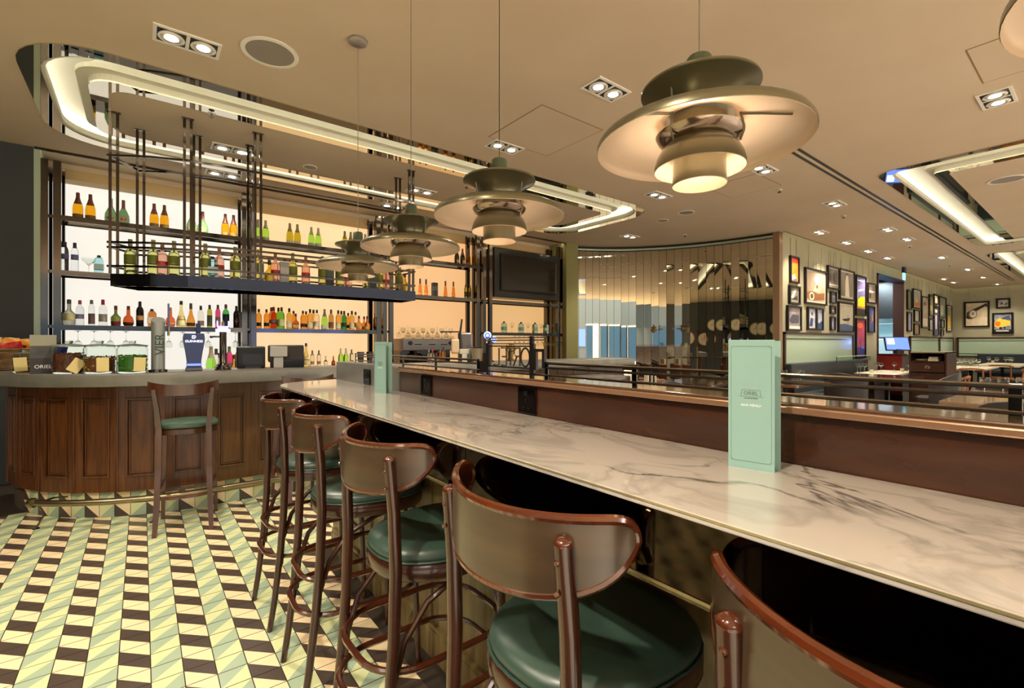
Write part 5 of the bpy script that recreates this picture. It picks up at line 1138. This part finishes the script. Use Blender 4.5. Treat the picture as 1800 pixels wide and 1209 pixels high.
def oak_chair():
    t = thing('oak_chair', '', 'chair', (0, 0, 0), 0, 'orange oak dining chairs')
    for s in (-1, 1):
        MB().tube([(-.20, s*.20, 0), (-.19, s*.19, .42), (-.25, s*.19, .78)], [.016, .019, .014], 6).build('leg', OAK, t)
        MB().tube([(.19, s*.20, 0), (.18, s*.19, .43)], [.014, .018], 6).build('leg', OAK, t)
    MB().prism(rrect(-.21, .21, -.21, .21, .05, 3), .43, .455).build('seat', OAK, t)
    mb = MB(); mb.tube([(-.20, -.24, .74), (-.25, -.14, .77), (-.27, 0, .78), (-.25, .14, .77), (-.20, .24, .74)], .022, 6, flat=.5); mb.build('backrest', OAK, t)
    MB().tube([(-.18, -.19, .25), (-.18, .19, .25)], .010, 6).build('stretcher', OAK, t)
    return t
oc = oak_chair(); OC = [(15.1, 2.05, 0, 'nearest orange oak chair at the white table end'), (16.0, 1.55, PI/2, 'orange oak chair, first on the open side'), (16.7, 1.55, PI/2, 'orange oak chair, second on the open side'), (17.4, 1.55, PI/2, 'orange oak chair, third on the open side'), (18.0, 1.9, 0, 'orange oak chair between the two white tables'), (18.9, 1.25, PI/2, 'orange oak chair at the far white table, left'), (19.7, 1.25, PI/2, 'orange oak chair at the far white table, right'), (11.3, 1.85, PI/2, 'orange oak chair under the long dark table')]
for n, (x, y, a, lab) in enumerate(OC):
    o = oc if n == 0 else dup(oc, (0, 0, 0)); o.location = (x, y, 0); o.rotation_euler = (0, 0, a); o['label'] = lab
bq = mat('dark blue green upholstery', '#2b3136', .5)
for n, (a, b, y0, y1, lab) in enumerate([(8.95, 13.1, 3.10, 3.655, 'dark upholstered banquette along wall below nearest frosted screen'), (17.0, 22.3, 3.10, 3.655, 'dark upholstered banquette along wall beyond the doorway')]):
    t = thing('banquette', lab, 'bench', (0, 0, 0), 0, 'wall banquettes')
    MB().box(a, b, y1-.14, y1, .3, 1.0).build('backrest', bq, t, bevel=.03); MB().box(a, b, y0, y1-.14, .36, .48).build('seat', bq, t, bevel=.03); MB().box(a+.05, b-.05, y0+.05, y1, 0, .36).build('plinth', BLACK, t)
t = thing('banquette', 'dark green banquette along the end wall', 'bench', (0, 0, 0), 0, 'wall banquettes')
MB().box(22.80, 22.95, -3, 3.0, .3, 1.0).build('backrest', bq, t, bevel=.03); MB().box(22.35, 22.80, -3, 3.0, .36, .48).build('seat', bq, t, bevel=.03); MB().box(22.4, 22.95, -2.95, 2.95, 0, .36).build('plinth', BLACK, t)
# service station
ss = thing('service_station', 'brown service cabinet with drawer and open shelf of folded linen', 'cabinet', (12.4, 2.06, 0))
SB = mat('service station wood', '#3c2014', .35, coat=.4)
MB().box(0, .9, 0, .03, 0, 1.18).box(0, .9, .55, .58, 0, 1.18).box(.87, .9, .03, .55, 0, 1.18).build('side_panels', SB, ss); MB().box(0, .9, 0, .58, 1.16, 1.185).build('top_panel', mat('beige top', '#8d7a58', .4), ss)
MB().box(0, .87, .03, .55, .98, 1.0).build('shelf', SB, ss); dr = MB().box(-.015, .02, .035, .545, .78, .97).build('drawer', SB, ss); MB().lathe([(.0001, 0), (.04, .004), (.03, .012), (.0001, .014)], n=14).build('handle', BRASSY, dr, (-.016, .29, .875), rot=(0, -PI/2, 0))
MB().box(0, .02, .035, .545, .06, .76).build('door', SB, ss)
t = thing('folded_linen', 'stack of folded white linen on the cabinet shelf', 'linen', (12.5, 2.2, 1.0)); MB().box(0, .25, 0, .16, 0, .045).box(.01, .24, .01, .15, .045, .085).build('cloth', CLOTH, t)
t = thing('plate_stack', 'stack of plates on the open cabinet shelf', 'plates', (12.6, 2.47, 1.0)); MB().lathe([(.06, 0), (.11, .012), (.11, .016), (.06, .012), (.06, .02), (.11, .032), (.11, .036), (.0001, .03)], n=22).build('plates', CLOTH, t)
hd = thing('host_desk', 'dark host desk with red side panel by the doorway', 'desk', (13.35, 2.95, 0))
MB().box(0, 1.6, 0, .45, 0, 1.08).build('desk_body', mat('desk dark', '#1f1a1a', .4), hd); MB().box(-.02, 0, .0, .45, .2, 1.12).build('red_panel', REDP, hd); MB().box(-.02, 1.62, -.02, .47, 1.08, 1.10).build('desk_top', DTABLE, hd)
mo = thing('monitor', 'till monitor with blue screen on the host desk', 'monitor', (13.75, 3.1, 1.10), -.75)
MB().box(-.27, .27, 0, .03, .09, .42).build('casing', BLACK, mo, bevel=.01, rot=(-.25, 0, 0)); MB().box(-.245, .245, -.003, 0, .115, .40).build('screen', SCREEN, mo, rot=(-.25, 0, 0)); MB().box(-.05, .05, 0, .10, 0, .12).box(-.13, .13, -.05, .14, 0, .015).build('stand', BLACK, mo)
MB().box(-.22, -.06, -.006, -.003, .24, .38).build('screen_tile', mat('bright screen', '#6a88ff', .3, emit='#8aa8ff', es=1.8), mo, rot=(-.25, 0, 0))
t = thing('glass_divider', 'clear glass divider behind the banquette table', 'divider', (11.6, 3.38, 0)); MB().box(-.9, 1.15, 0, .012, .98, 1.09).build('pane', mat('divider glass', '#d9efe2', .02, trans=1, ior=1.1), t); MB().box(-.9, 1.15, -.002, .014, 1.085, 1.10).build('polished_edge', mat('glass edge', '#bfe2cf', .2), t)
# glasses and tealights on the tables
def gl(u, v, z, lab, grp, sc=1.0, big=False):
    p = onz(u, v, z); o = dup(wg, (p.x, p.y, z), 0, lab, grp); o.rotation_euler = (0, 0, 0); o.scale = (sc*(1.45 if big else 1.2), sc*(1.45 if big else 1.2), sc); return o
for i, (u, y) in enumerate([(1480.5, 3.27), (1505.5, 3.22), (1520, 3.2), (1542, 3.15), (1549, 3.08), (1572, 2.98), (1597, 2.78)]):
    o = dup(wg, (max(ony(u, 600, y).x, 11.5), y, .75), 0, 'wine glass on the dark banquette table, %s from left' % ORD[i], 'wine glasses on the banquette table'); o.rotation_euler = (0, 0, 0); o.scale = (1.25, 1.25, 1.1)
for i, (u, v) in enumerate([(1731, 691), (1763.5, 692), (1795.5, 692)]):
    gl(u, v, .75, 'large wine glass on right hand table, %s from left' % ORD[i], 'large wine glasses on the right hand table', 1.05, True)
for i, (u, v) in enumerate([(1371, 672), (1378, 670), (1403, 670), (1408, 672)]):
    p = onz(u, v, .75)
    gl(u, v, .75, 'wine glass behind the nearest menu, %s from left' % ORD[i], 'wine glasses behind the nearest menu', 1.0, True)
table(7.35, 8.65, 2.80, 3.50, .75, 'table behind the nearest menu with wine glasses', mat('warm table top', '#6a4630', .15, coat=.8))
for i, u in enumerate([1684, 1690, 1698, 1706, 1712, 1720, 1738, 1752, 1768, 1775, 1779]):
    y = [2.42, 2.38, 2.4, 2.2, 2.3, 2.1, 2.3, 2.06, 1.95, 1.85, 1.8][i]
    o = dup(wg, (ony(u, 600, y).x, y, .75), 0, 'distant wine glass on the white tables, %s from left' % ORD[i], 'wine glasses on the white tables'); o.rotation_euler = (0, 0, 0); o.scale = (1.3, 1.3, 1.15)
for i, (u, v) in enumerate([(1532, 655.5), (1586, 653.3), (1745, 637.5)]):
    p = onz(u, v, .75); t = thing('tealight_holder', 'small white tealight holder, %s from left on the tables' % ORD[i], 'candle holder', (p.x, p.y, .75), 0, 'white tealight holders')
    MB().lathe([(.03, 0), (.04, .07), (.036, .07), (.028, .01), (.0001, .01)], n=16, cap=False).build('cup', CLOTH, t, smooth=True); MB().lathe([(.0001, .03), (.03, .03)], n=12, cap=False).build('wax', WHITE, t)
# pot of menus seen between the rail bars
t = thing('menu_holder', 'striped black and white menu holder between the rail bars', 'menu holder', (*onz(1143, 671, .85).xy, .75)); MB().box(-.10, .10, -.04, .04, 0, .03).build('base', BLACK, t)
for i in range(5): MB().box(-.09+i*.04, -.07+i*.04, -.03, .03, .03, .20).build('menu_leaf', [CLOTH, BLACK][i % 2], t)
t = thing('bench', 'pinkish low upholstered bench back beside bar end', 'bench', (5.6, 4.15, 0)); MB().box(-.5, .5, -.04, .04, .42, .83).build('backrest', mat('pinkish leather', '#6b4438', .45), t, bevel=.02); MB().box(-.5, .5, -.5, -.04, .36, .46).build('seat', _m['pinkish leather'], t, bevel=.02); MB().box(-.45, .45, -.45, .0, 0, .36).build('plinth', BLACK, t)
